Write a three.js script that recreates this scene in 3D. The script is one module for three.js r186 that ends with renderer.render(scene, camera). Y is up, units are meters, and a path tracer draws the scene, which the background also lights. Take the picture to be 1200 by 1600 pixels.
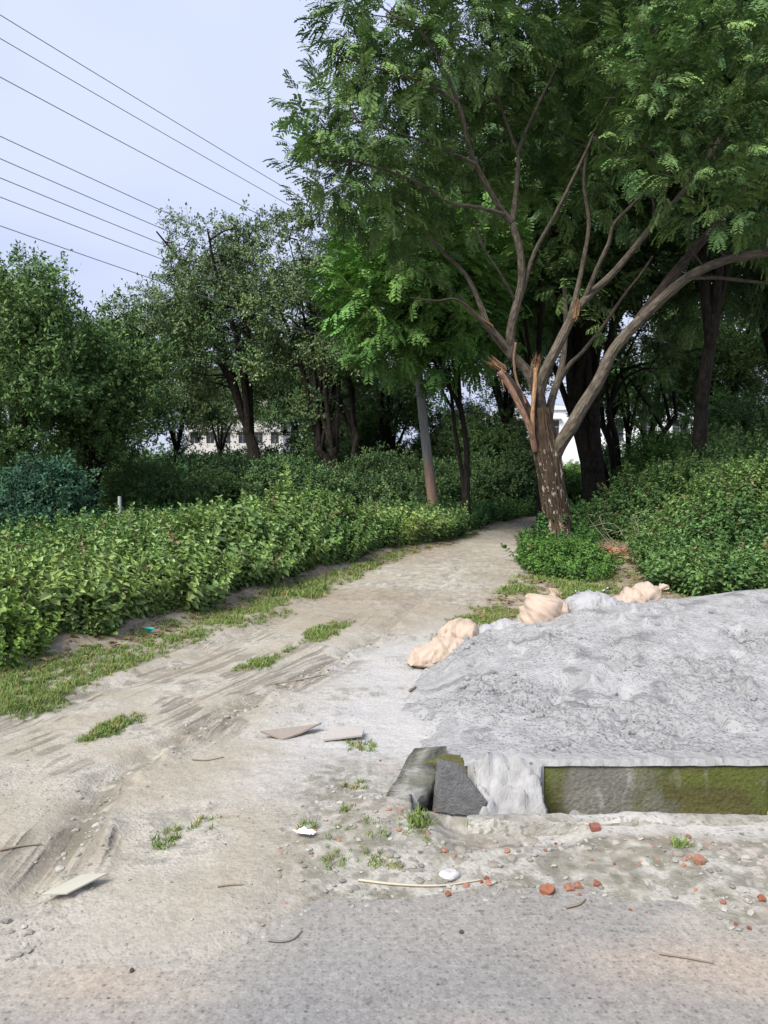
import * as THREE from 'three';
import { ConvexGeometry } from 'three/addons/geometries/ConvexGeometry.js';
import { mergeGeometries } from 'three/addons/utils/BufferGeometryUtils.js';

// ---------------------------------------------------------------- camera, sky, sun, exposure
const scene = new THREE.Scene();
const FOCAL = 1208, CX = 600, CY = 800, HORIZON = 760, EYE = 1.7;      // photograph pixels (1200 x 1600)
const camera = new THREE.PerspectiveCamera(2 * Math.atan(800 / FOCAL) * 180 / Math.PI, 0.75, 0.1, 1200);
const PITCH = Math.atan((CY - HORIZON) / FOCAL);
camera.position.set(0, EYE, 0);
camera.rotation.x = -PITCH;
const renderer = new THREE.WebGLRenderer({ antialias: true });
renderer.toneMapping = THREE.LinearToneMapping;
renderer.toneMappingExposure = 2.1;
renderer.shadowMap.enabled = true;
renderer.shadowMap.type = THREE.PCFSoftShadowMap;

// ---------------------------------------------------------------- numbers
function rng(seed) { let a = seed >>> 0; return () => { a = (a + 0x6D2B79F5) | 0; let t = Math.imul(a ^ (a >>> 15), 1 | a); t = (t + Math.imul(t ^ (t >>> 7), 61 | t)) ^ t; return ((t ^ (t >>> 14)) >>> 0) / 4294967296; }; }
const hash = (x, y, z) => { let h = Math.imul(x, 374761393) ^ Math.imul(y, 668265263) ^ Math.imul(z, 2147483647 - 61); h = Math.imul(h ^ (h >>> 13), 1274126177); return ((h ^ (h >>> 16)) >>> 0) / 4294967296; };
const fade = t => t * t * (3 - 2 * t);
function n2(x, y, s = 0) { const i = Math.floor(x), j = Math.floor(y), u = fade(x - i), v = fade(y - j);
  const a = hash(i, j, s), b = hash(i + 1, j, s), c = hash(i, j + 1, s), d = hash(i + 1, j + 1, s);
  return (a + (b - a) * u) * (1 - v) + (c + (d - c) * u) * v; }
function n3(x, y, z, s = 0) { const k = Math.floor(z), w = fade(z - k); return n2(x, y, k * 131 + s) * (1 - w) + n2(x, y, (k + 1) * 131 + s) * w; }
function fbm(x, y, o = 4, s = 0) { let a = 0, m = 0.5, t = 0; for (let k = 0; k < o; k++) { a += m * n2(x, y, s + k * 17); t += m; const q = x * 1.62 + y * 1.22 + 11.3; y = y * 1.62 - x * 1.22 + 5.7; x = q; m *= 0.5; } return a / t; }
function dots(x, y, f, s, most = 0.38) { x *= f; y *= f; const i = Math.floor(x), j = Math.floor(y), a = hash(i, j, s), r = most * hash(i, j, s + 1), cx = i + 0.5 + (a - 0.5) * (1 - 2 * r), cy = j + 0.5 + (hash(i, j, s + 2) - 0.5) * (1 - 2 * r), q = ((x - cx) ** 2 + (y - cy) ** 2) / (r * r + 1e-6); return q < 1 ? 1 - q : 0; }
const clamp = (v, a = 0, b = 1) => Math.min(b, Math.max(a, v));
const smooth = (a, b, v) => fade(clamp((v - a) / (b - a)));
const lerp = (a, b, t) => a + (b - a) * t;
const mix3 = (a, b, t) => [lerp(a[0], b[0], t), lerp(a[1], b[1], t), lerp(a[2], b[2], t)];
function curve(pts) { return v => { if (v <= pts[0][0]) return pts[0][1]; for (let k = 1; k < pts.length; k++) if (v <= pts[k][0]) return lerp(pts[k - 1][1], pts[k][1], (v - pts[k - 1][0]) / (pts[k][0] - pts[k - 1][0])); return pts[pts.length - 1][1]; }; }
const V = (x, y, z) => new THREE.Vector3(x, y, z);

// ---------------------------------------------------------------- sky and sun (bright overcast)
{
  const W = 1024, H = 512, data = new Float32Array(W * H * 4);
  for (let j = 0; j < H; j++) for (let i = 0; i < W; i++) {
    const el = (j + 0.5) / H * Math.PI - Math.PI / 2, az = (i + 0.5) / W * Math.PI * 2;
    const dx = Math.cos(el) * Math.cos(az), dy = Math.sin(el), dz = Math.cos(el) * Math.sin(az);
    const q = 1 / (Math.max(dy, 0) + 0.22);
    const c = 0.5 * n3(dx * q * 1.5 + 9, dz * q * 1.5 + 4, 1.5, 3) + 0.3 * n3(dx * q * 3.4 + 2, dz * q * 3.4, 2.5, 5) + 0.2 * n3(dx * q * 8, dz * q * 8, 3.5, 7);
    const cloud = smooth(0.3, 0.72, c);
    const up = clamp(dy);
    let col = mix3([0.55, 0.64, 0.98], [0.68, 0.755, 0.99], cloud);
    col = mix3(col, [0.74, 0.80, 0.92], 0.55 * Math.exp(-up * 5));
    const k = 0.465 * (1.0 + 0.25 * up) * (dy < 0 ? 0.6 : 1);
    const o = (j * W + i) * 4; data[o] = col[0] * k; data[o + 1] = col[1] * k; data[o + 2] = col[2] * k; data[o + 3] = 1;
  }
  const sky = new THREE.DataTexture(data, W, H, THREE.RGBAFormat, THREE.FloatType);
  sky.mapping = THREE.EquirectangularReflectionMapping; sky.magFilter = THREE.LinearFilter; sky.minFilter = THREE.LinearFilter; sky.wrapS = THREE.RepeatWrapping; sky.needsUpdate = true;
  scene.background = sky; scene.environment = sky;
  const sun = new THREE.DirectionalLight(new THREE.Color(1, 0.95, 0.87), 2.6);
  sun.position.set(-36, 64, 38); sun.target.position.set(0, 0, -12);
  sun.castShadow = true; sun.shadow.radius = 60; sun.shadow.mapSize.set(4096, 4096);
  Object.assign(sun.shadow.camera, { left: -70, right: 70, top: 70, bottom: -70, near: 1, far: 220 });
  scene.add(sun, sun.target);
}

// ---------------------------------------------------------------- pixel helpers (a pixel gives a direction, the ground or a distance gives the place)
function ray(px, py) { const x = px - CX, y = CY - py, z = -FOCAL, c = Math.cos(-PITCH), s = Math.sin(-PITCH); return V(x, y * c - z * s, y * s + z * c); }
function at(px, py, depth) { const r = ray(px, py); r.multiplyScalar(depth / -r.z); r.y += EYE; return r; }
function onGround(px, py, up = 0) { const r = ray(px, py); let d = 1.2; while (d < 150) { const t = d / -r.z; if (EYE + r.y * t <= ground(r.x * t, d) + up) break; d += d < 20 ? 0.008 : 0.05; } const t = d / -r.z; return V(r.x * t, ground(r.x * t, d) + up, -d); }

// ---------------------------------------------------------------- naming
const taken = new Map();
const numbered = n => { const k = taken.get(n) || 0; taken.set(n, k + 1); return k ? `${n}_${String(k).padStart(3, '0')}` : n; };
function thing(name, label, category, pos, group) { const o = new THREE.Group(); o.name = numbered(name); o.userData = { label, category }; if (group) o.userData.group = group; if (pos) o.position.copy(pos); scene.add(o); return o; }
function part(name, geo, mat, parent) { const m = new THREE.Mesh(geo, mat); m.name = name; m.castShadow = m.receiveShadow = true; parent.add(m); return m; }
function solo(name, geo, mat, label, category, group) { const m = new THREE.Mesh(geo, mat); m.name = numbered(name); m.castShadow = m.receiveShadow = true; m.userData = { label, category }; if (group) m.userData.group = group; scene.add(m); return m; }
function structure(name, geo, mat) { const m = new THREE.Mesh(geo, mat); m.name = name; m.castShadow = m.receiveShadow = true; m.userData = { kind: 'structure' }; scene.add(m); return m; }

// ---------------------------------------------------------------- textures
function dataTex(w, h, fn, srgb) { const a = new Uint8Array(w * h * 4); for (let j = 0; j < h; j++) for (let i = 0; i < w; i++) { const c = fn(i, j), o = (j * w + i) * 4; a[o] = clamp(c[0]) * 255; a[o + 1] = clamp(c[1]) * 255; a[o + 2] = clamp(c[2]) * 255; a[o + 3] = 255; }
  const t = new THREE.DataTexture(a, w, h); t.magFilter = THREE.LinearFilter; t.minFilter = THREE.LinearMipmapLinearFilter; t.generateMipmaps = true; t.wrapS = t.wrapT = THREE.RepeatWrapping; if (srgb) t.colorSpace = THREE.SRGBColorSpace; t.needsUpdate = true; return t; }
const toS = v => v <= 0.0031308 ? 12.92 * v : 1.055 * Math.pow(v, 1 / 2.4) - 0.055;
// noise that repeats every p cells
function pn2(x, y, p, s) { const i = Math.floor(x), j = Math.floor(y), u = fade(x - i), v = fade(y - j), m = q => ((q % p) + p) % p;
  const a = hash(m(i), m(j), s), b = hash(m(i + 1), m(j), s), c = hash(m(i), m(j + 1), s), d = hash(m(i + 1), m(j + 1), s); return (a + (b - a) * u) * (1 - v) + (c + (d - c) * u) * v; }
function pfbm(u, v, p, o, s) { let a = 0, m = 0.5, t = 0; for (let k = 0; k < o; k++) { a += m * pn2(u * p, v * p, p, s + k); t += m; p *= 2; m *= 0.6; } return a / t; }
const grainMap = dataTex(512, 512, (i, j) => { const g = 0.72 + 0.5 * (pfbm(i / 512, j / 512, 16, 5, 3) - 0.5) + 0.12 * (hash(i, j, 9) - 0.5); return [g, g, g]; });
const grainBump = dataTex(512, 512, (i, j) => { const g = pfbm(i / 512, j / 512, 24, 5, 41) * 0.8 + 0.2 * hash(i, j, 4); return [g, g, g]; });
const barkBump = dataTex(256, 512, (i, j) => { const u = i / 256, v = j / 512; const w = pfbm(u, v, 8, 3, 2) * 0.35; const r = Math.abs(pn2((u + w * 0.12) * 16, v * 8, 16, 5) - 0.5) * 2; const g = 0.55 * r + 0.45 * pfbm(u, v, 32, 3, 8); return [g, g, g]; });
const barkMap = dataTex(256, 512, (i, j) => { const u = i / 256, v = j / 512; const r = Math.abs(pn2((u + pfbm(u, v, 8, 3, 2) * 0.042) * 16, v * 8, 16, 5) - 0.5) * 2; const g = 0.5 + 0.34 * r + 0.6 * (pfbm(u, v, 16, 4, 61) - 0.45) + 0.5 * (pfbm(u, v, 4, 3, 91) - 0.5); return [g, g * 0.97, g * 0.94]; });

// ---------------------------------------------------------------- mesh builder
class MB {
  constructor() { this.p = []; this.i = []; this.c = []; this.u = []; }
  v(x, y, z, c, u = 0, w = 0) { this.p.push(x, y, z); if (c) this.c.push(c[0], c[1], c[2]); this.u.push(u, w); return this.p.length / 3 - 1; }
  t(a, b, c) { this.i.push(a, b, c); }
  tube(pts, radii, sides = 7, { bump = 0, seed = 0, cap = true, color = null, vs = 1 } = {}) {
    let n = V(0, 0, 1), first = this.p.length / 3, len = 0;
    for (let k = 0; k < pts.length; k++) {
      const a = pts[Math.max(0, k - 1)], b = pts[Math.min(pts.length - 1, k + 1)], t = b.clone().sub(a).normalize();
      n = n.sub(t.clone().multiplyScalar(n.dot(t))); if (n.lengthSq() < 1e-6) n = V(1, 0.01, 0).sub(t.clone().multiplyScalar(t.x)); n.normalize();
      const bn = t.clone().cross(n); if (k) len += pts[k].distanceTo(pts[k - 1]);
      for (let s = 0; s <= sides; s++) { const an = (s % sides) / sides * Math.PI * 2, cs = Math.cos(an), sn = Math.sin(an); let r = radii[k]; if (bump) r *= 1 + bump * (n3(cs * 1.7 + 5, sn * 1.7 + 5, len * 2.2 + seed, seed) - 0.5) * 2;
        this.v(pts[k].x + (n.x * cs + bn.x * sn) * r, pts[k].y + (n.y * cs + bn.y * sn) * r, pts[k].z + (n.z * cs + bn.z * sn) * r, color && color(k, s), s / sides * Math.max(1, Math.round(radii[0] * 6)), len * vs); }
      if (k) for (let s = 0; s < sides; s++) { const o = first + (k - 1) * (sides + 1) + s; this.t(o, o + 1, o + sides + 2); this.t(o, o + sides + 2, o + sides + 1); }
    }
    if (cap) for (const [k, flip] of [[0, 1], [pts.length - 1, 0]]) { const o = first + k * (sides + 1), c = this.v(pts[k].x, pts[k].y, pts[k].z, color && color(k, 0)); for (let s = 0; s < sides; s++) flip ? this.t(c, o + s + 1, o + s) : this.t(c, o + s, o + s + 1); }
    return this;
  }
  geo() { const g = new THREE.BufferGeometry(); g.setAttribute('position', new THREE.Float32BufferAttribute(this.p, 3)); g.setAttribute('uv', new THREE.Float32BufferAttribute(this.u, 2)); if (this.c.length) g.setAttribute('color', new THREE.Float32BufferAttribute(this.c, 3)); g.setIndex(this.i); g.computeVertexNormals(); return g; }
}
// smooth path through points, with radii
function spline(pts, per = 4, radii) { const c = new THREE.CatmullRomCurve3(pts, false, 'centripetal'), n = (pts.length - 1) * per, out = [], rr = []; for (let k = 0; k <= n; k++) { out.push(c.getPoint(k / n)); if (radii) { const f = k / per, a = Math.min(Math.floor(f), radii.length - 2); rr.push(lerp(radii[a], radii[a + 1], f - a)); } } return [out, rr]; }
function blob(geo, amp, freq, seed) { const p = geo.attributes.position; for (let k = 0; k < p.count; k++) { const x = p.getX(k), y = p.getY(k), z = p.getZ(k), f = 1 + amp * (n3(x * freq + 7, y * freq + 3, z * freq + 1, seed) - 0.5) * 2; p.setXYZ(k, x * f, y * f, z * f); } geo.computeVertexNormals(); return geo; }

// ---------------------------------------------------------------- terrain
const rutX = curve([[2, -1.4], [3.5, -1.5], [4.3, -1.58], [4.7, -1.48], [5.5, -1.23], [6, -1.0], [7.6, -0.3], [10, 0.55], [13, 1.45], [16, 2.35], [20, 3.6], [25, 5.6], [30, 8.4], [40, 15]]);
const leftEdge = curve([[3, -9], [4.9, -4.4], [5.37, -2.67], [7, -1.97], [8.5, -1.4], [10.6, -0.7], [15, 1.1], [20, 2.75], [25, 4.3], [30, 7], [40, 13.5]]);
const rightEdge = curve([[3, 9], [7, 1.2], [7.9, 0.45], [9, 0.8], [11, 1.75], [16.1, 3.15], [20, 4.4], [25, 6.6], [30, 9.4], [40, 16]]);
const hedgeEdge = curve([[3, -9], [5.5, -4.6], [6.4, -3.75], [7, -3.35], [8.1, -2.7], [10.6, -1.5], [12.7, -0.4], [16, 1.25], [22, 2.95], [27, 4.9], [32, 7.8], [40, 13]]);
const edgeLine = x => lerp(2.72, 3.16, smooth(-0.75, -0.2, x)) - 0.1 * smooth(0.8, 2.5, x) + 0.22 * (n2(x * 1.3, 3, 8) - 0.5) + 0.1 * (n2(x * 5, 9, 8) - 0.5);
const inDrain = (x, d) => x > 0.16 && d > 3.86 && d < 4.43;
function groundBase(x, d) { return 0.5 * smooth(5, 16, d) + 0.06 * smooth(16, 30, d); }
function ground(x, d) {
  let y = groundBase(x, d);
  const e = d - edgeLine(x);
  const near = 1 - smooth(9, 16, d);
  if (d < 4.2) y += clamp(e * 0.09, -0.03, 0.035) + 0.004;
  else y += 0.039;
  const s = smooth(0, 0.35, e);
  // track relief: ruts, ridges, clods
  const r1 = x - rutX(d) - 0.06 * (n2(d * 1.7, 4, 2) - 0.5), r2 = r1 + 1.35;
  const rg = near * smooth(0.1, 0.5, e);
  y += rg * (-0.045 * Math.exp(-r1 * r1 / 0.012) + 0.05 * Math.exp(-((r1 - 0.14) ** 2) / 0.008) * smooth(0.4, 0.75, fbm(d * 7, x * 7, 3, 31)) - 0.035 * Math.exp(-r2 * r2 / 0.03) + 0.02 * Math.exp(-((r2 + 0.24) ** 2) / 0.01));
  y += s * (0.045 * (fbm(x * 1.1, d * 1.1, 3, 3) - 0.5) + 0.02 * (fbm(x * 6, d * 6, 3, 13) - 0.5));
  const tread = smooth(0.55, 0.72, n2(x * 2.2, d * 2.2, 77));
  y += rg * 0.012 * tread * (n2(x * 17, d * 17, 88) - 0.4);
  // rubbly verge in front of the drain, and the fallen edge beside the culvert mouth
  const vg = smooth(-0.5, 0.0, x) * (1 - smooth(3.7, 4.3, d)) * s; y += vg * 0.035 * (fbm(x * 9, d * 9, 3, 23) - 0.35);
  y += 0.03 * smooth(-0.35, -0.05, x) * (1 - smooth(0.2, 0.5, x)) * smooth(3.5, 3.8, d) * (1 - smooth(3.95, 4.2, d));
  // soil bank under the left hedge
  const h = hedgeEdge(d) - x; y += 0.1 * smooth(-0.35, 0.15, h) * (1 - smooth(12, 18, d)) * smooth(4.5, 6, d) * (0.6 + 0.8 * n2(x * 4, d * 4, 15));
  y -= 0.05 * smooth(0.22, 0.34, x) * (1 - smooth(0.85, 1.05, x)) * smooth(3.5, 3.66, d) * (1 - smooth(3.78, 3.84, d));
  if (inDrain(x, d)) y = -0.55;
  return y;
}
const grassMask = (x, d) => { // where short grass grows
  const n = fbm(x * 2.3, d * 2.3, 3, 51), nn = fbm(x * 7, d * 7, 2, 57);
  let g = 0;
  const l = leftEdge(d) - x; g = Math.max(g, smooth(-0.05, 0.3, l + 0.7 * (n - 0.52)) * (0.35 + 0.65 * smooth(0.35, 0.6, nn)) * (1 - smooth(-0.28, 0.05, hedgeEdge(d) - x)) * smooth(5, 5.4, d));
  // strip between the wheel tracks
  const c = x - (rutX(d) - 0.56 - 0.1 * smooth(5, 7, d)); g = Math.max(g, (1 - smooth(0.06, 0.17, Math.abs(c) + 0.5 * (0.6 - n))) * smooth(4.9, 5.05, d) * (1 - smooth(5.25, 5.6, d)));
  g = Math.max(g, (1 - smooth(0.05, 0.18, Math.abs(c - 0.08) + 0.5 * (0.56 - n))) * smooth(6.7, 6.95, d) * (1 - smooth(8.4, 8.9, d)));
  // grass beside the heap and the weeds to the right
  const r = x - rightEdge(d); g = Math.max(g, smooth(-0.02, 0.35, r + 0.5 * (n - 0.5)) * smooth(7.6, 8.1, d) * smooth(0.36, 0.6, n * 0.6 + nn * 0.4) * (1 - 0.75 * smooth(2.7, 3.4, x - 0.1 * (d - 10)) * (d < 16 ? 1 : 0)));
  return clamp(g);
};
function groundColor(x, d) {
  const nA = fbm(x * 0.7, d * 0.7, 3, 1), nB = fbm(x * 3.1, d * 3.1, 4, 2), nC = fbm(x * 13, d * 13, 3, 5), nD = n2(x * 70, d * 70, 6);
  let c = mix3([0.41, 0.368, 0.285], [0.50, 0.465, 0.385], smooth(0.3, 0.7, nB));
  // grey sand washed from the heap over the right half of the track
  const sandy = smooth(-1.3, -0.1, x - 0.22 * (d - 5) + 0.9 * (nA - 0.5)) * smooth(3.8, 4.4, d) * (1 - smooth(7.5, 9.5, d));
  c = mix3(c, [0.53, 0.515, 0.485], 0.9 * sandy * smooth(0.2, 0.45, nB + 0.14));
  // brown trodden soil farther along, with canopy shade mixed into the colour
  c = mix3(c, mix3([0.30, 0.245, 0.175], [0.42, 0.36, 0.275], nB), 0.8 * smooth(0.25, 0.6, fbm(x * 0.5 + 2, d * 0.35, 3, 63)) * smooth(7.5, 10, d));
  // darker ruts and tread marks, and scattered damp spots
  const r1 = x - rutX(d), rw = r1 + 0.12 * (fbm(x * 1.3, d * 1.3, 2, 83) - 0.5), gap = 0.62 + 0.45 * smooth(0.4, 0.58, fbm(x * 2.6, d * 2.6, 2, 84)), along = n2(rw * 26, d * 1.6 + 3, 19) * gap, along2 = n2(rw * 60, d * 3 + 9, 29) * gap;
  const lane = smooth(-3.2, -2.2, r1) * (1 - smooth(0.15, 0.5, r1)) * smooth(3.0, 3.5, d) * (1 - smooth(7, 10, d));
  c = mix3(c, [0.24, 0.215, 0.165], lane * clamp(0.75 * smooth(0.48, 0.72, along) + 0.6 * smooth(0.58, 0.78, along2)) * smooth(0.22, 0.48, nA + 0.12));
  c = mix3(c, [0.19, 0.17, 0.125], 0.75 * Math.exp(-((r1 - 0.04 - 0.1 * (nB - 0.5)) ** 2) / 0.016) * smooth(0.25, 0.5, nC) * smooth(3.3, 3.7, d) * (1 - smooth(7, 9.5, d)));
  c = mix3(c, [0.26, 0.235, 0.185], 0.5 * Math.exp(-((r1 + 1.35 - 0.1 * (nB - 0.5)) ** 2) / 0.03) * smooth(0.35, 0.6, nC) * smooth(3.4, 4.2, d) * (1 - smooth(8, 10, d)));
  c = mix3(c, [0.27, 0.25, 0.205], 0.6 * smooth(0.52, 0.68, nB) * smooth(0.4, 0.65, nC));
  // rubble verge: greyer and dirtier with olive and brick dust
  const vg = smooth(-0.75, -0.2, x + 0.4 * (nB - 0.5)) * (1 - smooth(3.85, 4.6, d + 0.5 * smooth(0.5, -0.3, x) * -1));
  c = mix3(c, mix3([0.25, 0.235, 0.18], [0.47, 0.45, 0.39], smooth(0.35, 0.65, nC * 0.6 + nB * 0.4)), vg * 0.85);
  c = mix3(c, [0.36, 0.19, 0.12], 0.3 * vg * smooth(0.62, 0.75, n2(x * 3.3, d * 3.3, 91)) * nD);
  c = mix3(c, [0.47, 0.445, 0.39], 0.6 * vg * dots(x, d, 11, 140, 0.45)); c = mix3(c, [0.16, 0.15, 0.11], 0.5 * vg * smooth(0.5, 0.7, n2(x * 24, d * 24, 141))); const pale = smooth(0.3, 0.8, x) * smooth(3.55, 3.72, d + 0.15 * (nB - 0.5)) * (1 - smooth(3.9, 4.1, d)); c = mix3(c, [0.55, 0.53, 0.48], 0.7 * pale);
  // dusty strip where traffic drags sand over the asphalt edge
  c = mix3(c, [0.40, 0.37, 0.315], 0.7 * (1 - smooth(0, 0.5, d - edgeLine(x))) * (1 - vg));
  // soil under plants, litter
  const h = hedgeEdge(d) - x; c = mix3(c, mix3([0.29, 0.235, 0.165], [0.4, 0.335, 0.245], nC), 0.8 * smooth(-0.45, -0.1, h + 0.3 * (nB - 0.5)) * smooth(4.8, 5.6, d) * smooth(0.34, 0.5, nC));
  const r = x - rightEdge(d); c = mix3(c, mix3([0.29, 0.235, 0.165], [0.4, 0.335, 0.245], nC), 0.8 * smooth(0.1, 0.6, r + 0.5 * (nB - 0.5)) * smooth(7.8, 9, d) * smooth(0.34, 0.5, nC));
  const g = grassMask(x, d); c = mix3(c, [0.15, 0.155, 0.075], 0.6 * g);
  const crumbs = Math.max(dots(x, d, 30, 96), dots(x * 0.8 + d * 0.6, d * 0.8 - x * 0.6, 52, 97)) * smooth(0.38, 0.58, nB); c = mix3(c, [0.2, 0.18, 0.14], 0.35 * crumbs); const k = 0.81 * (0.88 + 0.24 * nD); return [c[0] * k, c[1] * k, c[2] * k];
}
function axis(stops) { const a = [stops[0][0]]; for (let k = 1; k < stops.length; k++) { const [to, n, pw = 1] = stops[k], from = stops[k - 1][0]; for (let q = 1; q <= n; q++) a.push(lerp(from, to, Math.pow(q / n, pw))); } return a; }
function gridMesh(xs, ds, hf, keep, colf, uvf) {
  const m = new MB(), id = new Int32Array(xs.length * ds.length).fill(-1);
  const vert = (i, j) => { const q = j * xs.length + i; if (id[q] < 0) { const x = xs[i], d = ds[j], uv = uvf(x, d); id[q] = m.v(x, hf(x, d), -d, colf && colf(x, d), uv[0], uv[1]); } return id[q]; };
  for (let j = 0; j < ds.length - 1; j++) for (let i = 0; i < xs.length - 1; i++) { if (!keep((xs[i] + xs[i + 1]) / 2, (ds[j] + ds[j + 1]) / 2)) continue; const a = vert(i, j), b = vert(i + 1, j), c = vert(i + 1, j + 1), e = vert(i, j + 1); m.t(a, b, c); m.t(a, c, e); }
  return m.geo();
}
const std = (o) => new THREE.MeshPhysicalMaterial({ roughness: 0.95, specularIntensity: 0.3, ...o });
const NX = [-5.6, 5.6], ND = [2.4, 9.6];
{
  const xs = axis([[-420, 1], [-60, 8, 0.6], [-16, 14, 0.8], [NX[0], 40], [NX[1], 450], [16, 40], [60, 14, 1.25], [420, 8, 1.6]]);
  const ds = axis([[ND[0], 1], [ND[1], 330], [18, 110], [40, 60], [90, 14, 1.2], [600, 12, 1.8]]);
  const inside = (x, d) => x > NX[0] && x < NX[1] && d < ND[1];
  const W = 2048, H = 1344;
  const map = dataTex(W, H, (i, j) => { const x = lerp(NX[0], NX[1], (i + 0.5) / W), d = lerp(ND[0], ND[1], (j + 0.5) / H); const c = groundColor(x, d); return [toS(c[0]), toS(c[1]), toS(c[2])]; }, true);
  map.wrapS = map.wrapT = THREE.ClampToEdgeWrapping;
  const near = gridMesh(xs, ds, ground, inside, null, (x, d) => [(x - NX[0]) / (NX[1] - NX[0]), (d - ND[0]) / (ND[1] - ND[0])]);
  const gb = dataTex(W, H, (i, j) => { const x = lerp(NX[0], NX[1], (i + 0.5) / W), d = lerp(ND[0], ND[1], (j + 0.5) / H), r1 = x - rutX(d); const lane = smooth(-3.2, -2.2, r1) * (1 - smooth(0.15, 0.5, r1)) * smooth(3.0, 3.5, d) * (1 - smooth(8, 10, d)) * smooth(0.22, 0.48, fbm(x * 0.7, d * 0.7, 3, 1) + 0.12);
    const rw = r1 + 0.12 * (fbm(x * 1.3, d * 1.3, 2, 83) - 0.5), gap = 0.62 + 0.45 * smooth(0.4, 0.58, fbm(x * 2.6, d * 2.6, 2, 84)); let h = 0.45 + 0.3 * (fbm(x * 22, d * 22, 3, 66) - 0.5) + 0.16 * (hash(i, j, 5) - 0.5) - lane * (0.3 * smooth(0.5, 0.75, gap * n2(rw * 26, d * 1.6 + 3, 19)) + 0.2 * smooth(0.6, 0.8, gap * n2(rw * 60, d * 3 + 9, 29))); h += 0.12 * Math.max(dots(x, d, 30, 96), dots(x * 0.8 + d * 0.6, d * 0.8 - x * 0.6, 52, 97)) * smooth(0.38, 0.58, fbm(x * 3.1, d * 3.1, 4, 2)); return [h, h, h]; });
  gb.wrapS = gb.wrapT = THREE.ClampToEdgeWrapping;
  structure('dirt_track', near, std({ map, bumpMap: gb, bumpScale: 0.022 }));
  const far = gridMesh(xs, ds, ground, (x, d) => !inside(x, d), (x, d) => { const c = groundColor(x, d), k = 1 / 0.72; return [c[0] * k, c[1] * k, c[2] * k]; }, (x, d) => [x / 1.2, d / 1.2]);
  structure('ground', far, std({ vertexColors: true, map: grainMap, bumpMap: grainBump, bumpScale: 0.012 }));
}
// asphalt road with dust dragged over it
{
  const aggregate = dataTex(1024, 1024, (i, j) => { const u = i / 1024, v = j / 1024; let g = 0.62 + 0.35 * (pfbm(u, v, 90, 3, 7) - 0.5) + 0.18 * (hash(i, j, 2) - 0.5); const s = pn2(u * 70, v * 70, 70, 21); if (s > 0.8) g -= 0.9 * (s - 0.8); if (s < 0.12) g += 0.8 * (0.12 - s); g -= 0.22 * dots(u, v, 48, 33, 0.26) + 0.14 * dots((u + 0.37) % 1, (v + 0.21) % 1, 90, 36, 0.34); g += 0.16 * dots((u + 0.11) % 1, v, 70, 39, 0.25); return [g, g, g * 0.99]; });
  const aBump = dataTex(1024, 1024, (i, j) => { const g = pfbm(i / 1024, j / 1024, 110, 3, 7) * 0.7 + 0.3 * pn2(i / 1024 * 70, j / 1024 * 70, 70, 21); return [g, g, g]; });
  const xs = axis([[-420, 1], [-60, 6, 0.6], [-4, 40], [4, 200], [60, 40], [420, 6, 1.6]]), ds = axis([[-7, 1], [0.8, 20], [3.9, 90]]);
  const col = (x, d) => {
    const nA = fbm(x * 0.8, d * 1.4, 3, 71), nB = fbm(x * 4, d * 5, 3, 73);
    let c = mix3([0.2, 0.193, 0.182], [0.25, 0.242, 0.227], nB);
    const e = edgeLine(x) - d;
    const dust = clamp((1 - smooth(0.0, 0.75, e + 0.9 * (nA - 0.5))) * (0.35 + 0.55 * smooth(-0.1, -0.9, x)) + 0.55 * smooth(0.55, 0.7, nA) * (0.4 + nB));
    c = mix3(c, [0.34, 0.31, 0.255], dust * 0.85);
    const pink = Math.exp(-((x - 1.15) ** 2) / 0.25 - ((d - 2.68) ** 2) / 0.03) + 0.8 * Math.exp(-((x + 0.95) ** 2) / 0.06 - ((d - 2.6) ** 2) / 0.02) + 0.5 * Math.exp(-((x - 0.25) ** 2) / 0.05 - ((d - 2.3) ** 2) / 0.02);
    c = mix3(c, [0.36, 0.295, 0.23], clamp(pink * 0.9 * (0.3 + nB)));
    return c.map(v => v / 0.62);
  };
  structure('road', gridMesh(xs, ds, (x, d) => 0.004 * (n2(x * 1.5, d * 1.5, 4) - 0.5) - 0.15 * smooth(0.12, 0.4, d - edgeLine(x)), () => true, col, (x, d) => [x / 1.6, d / 1.6]), std({ vertexColors: true, map: aggregate, bumpMap: aBump, bumpScale: 0.003, roughness: 0.9 }));
}

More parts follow.
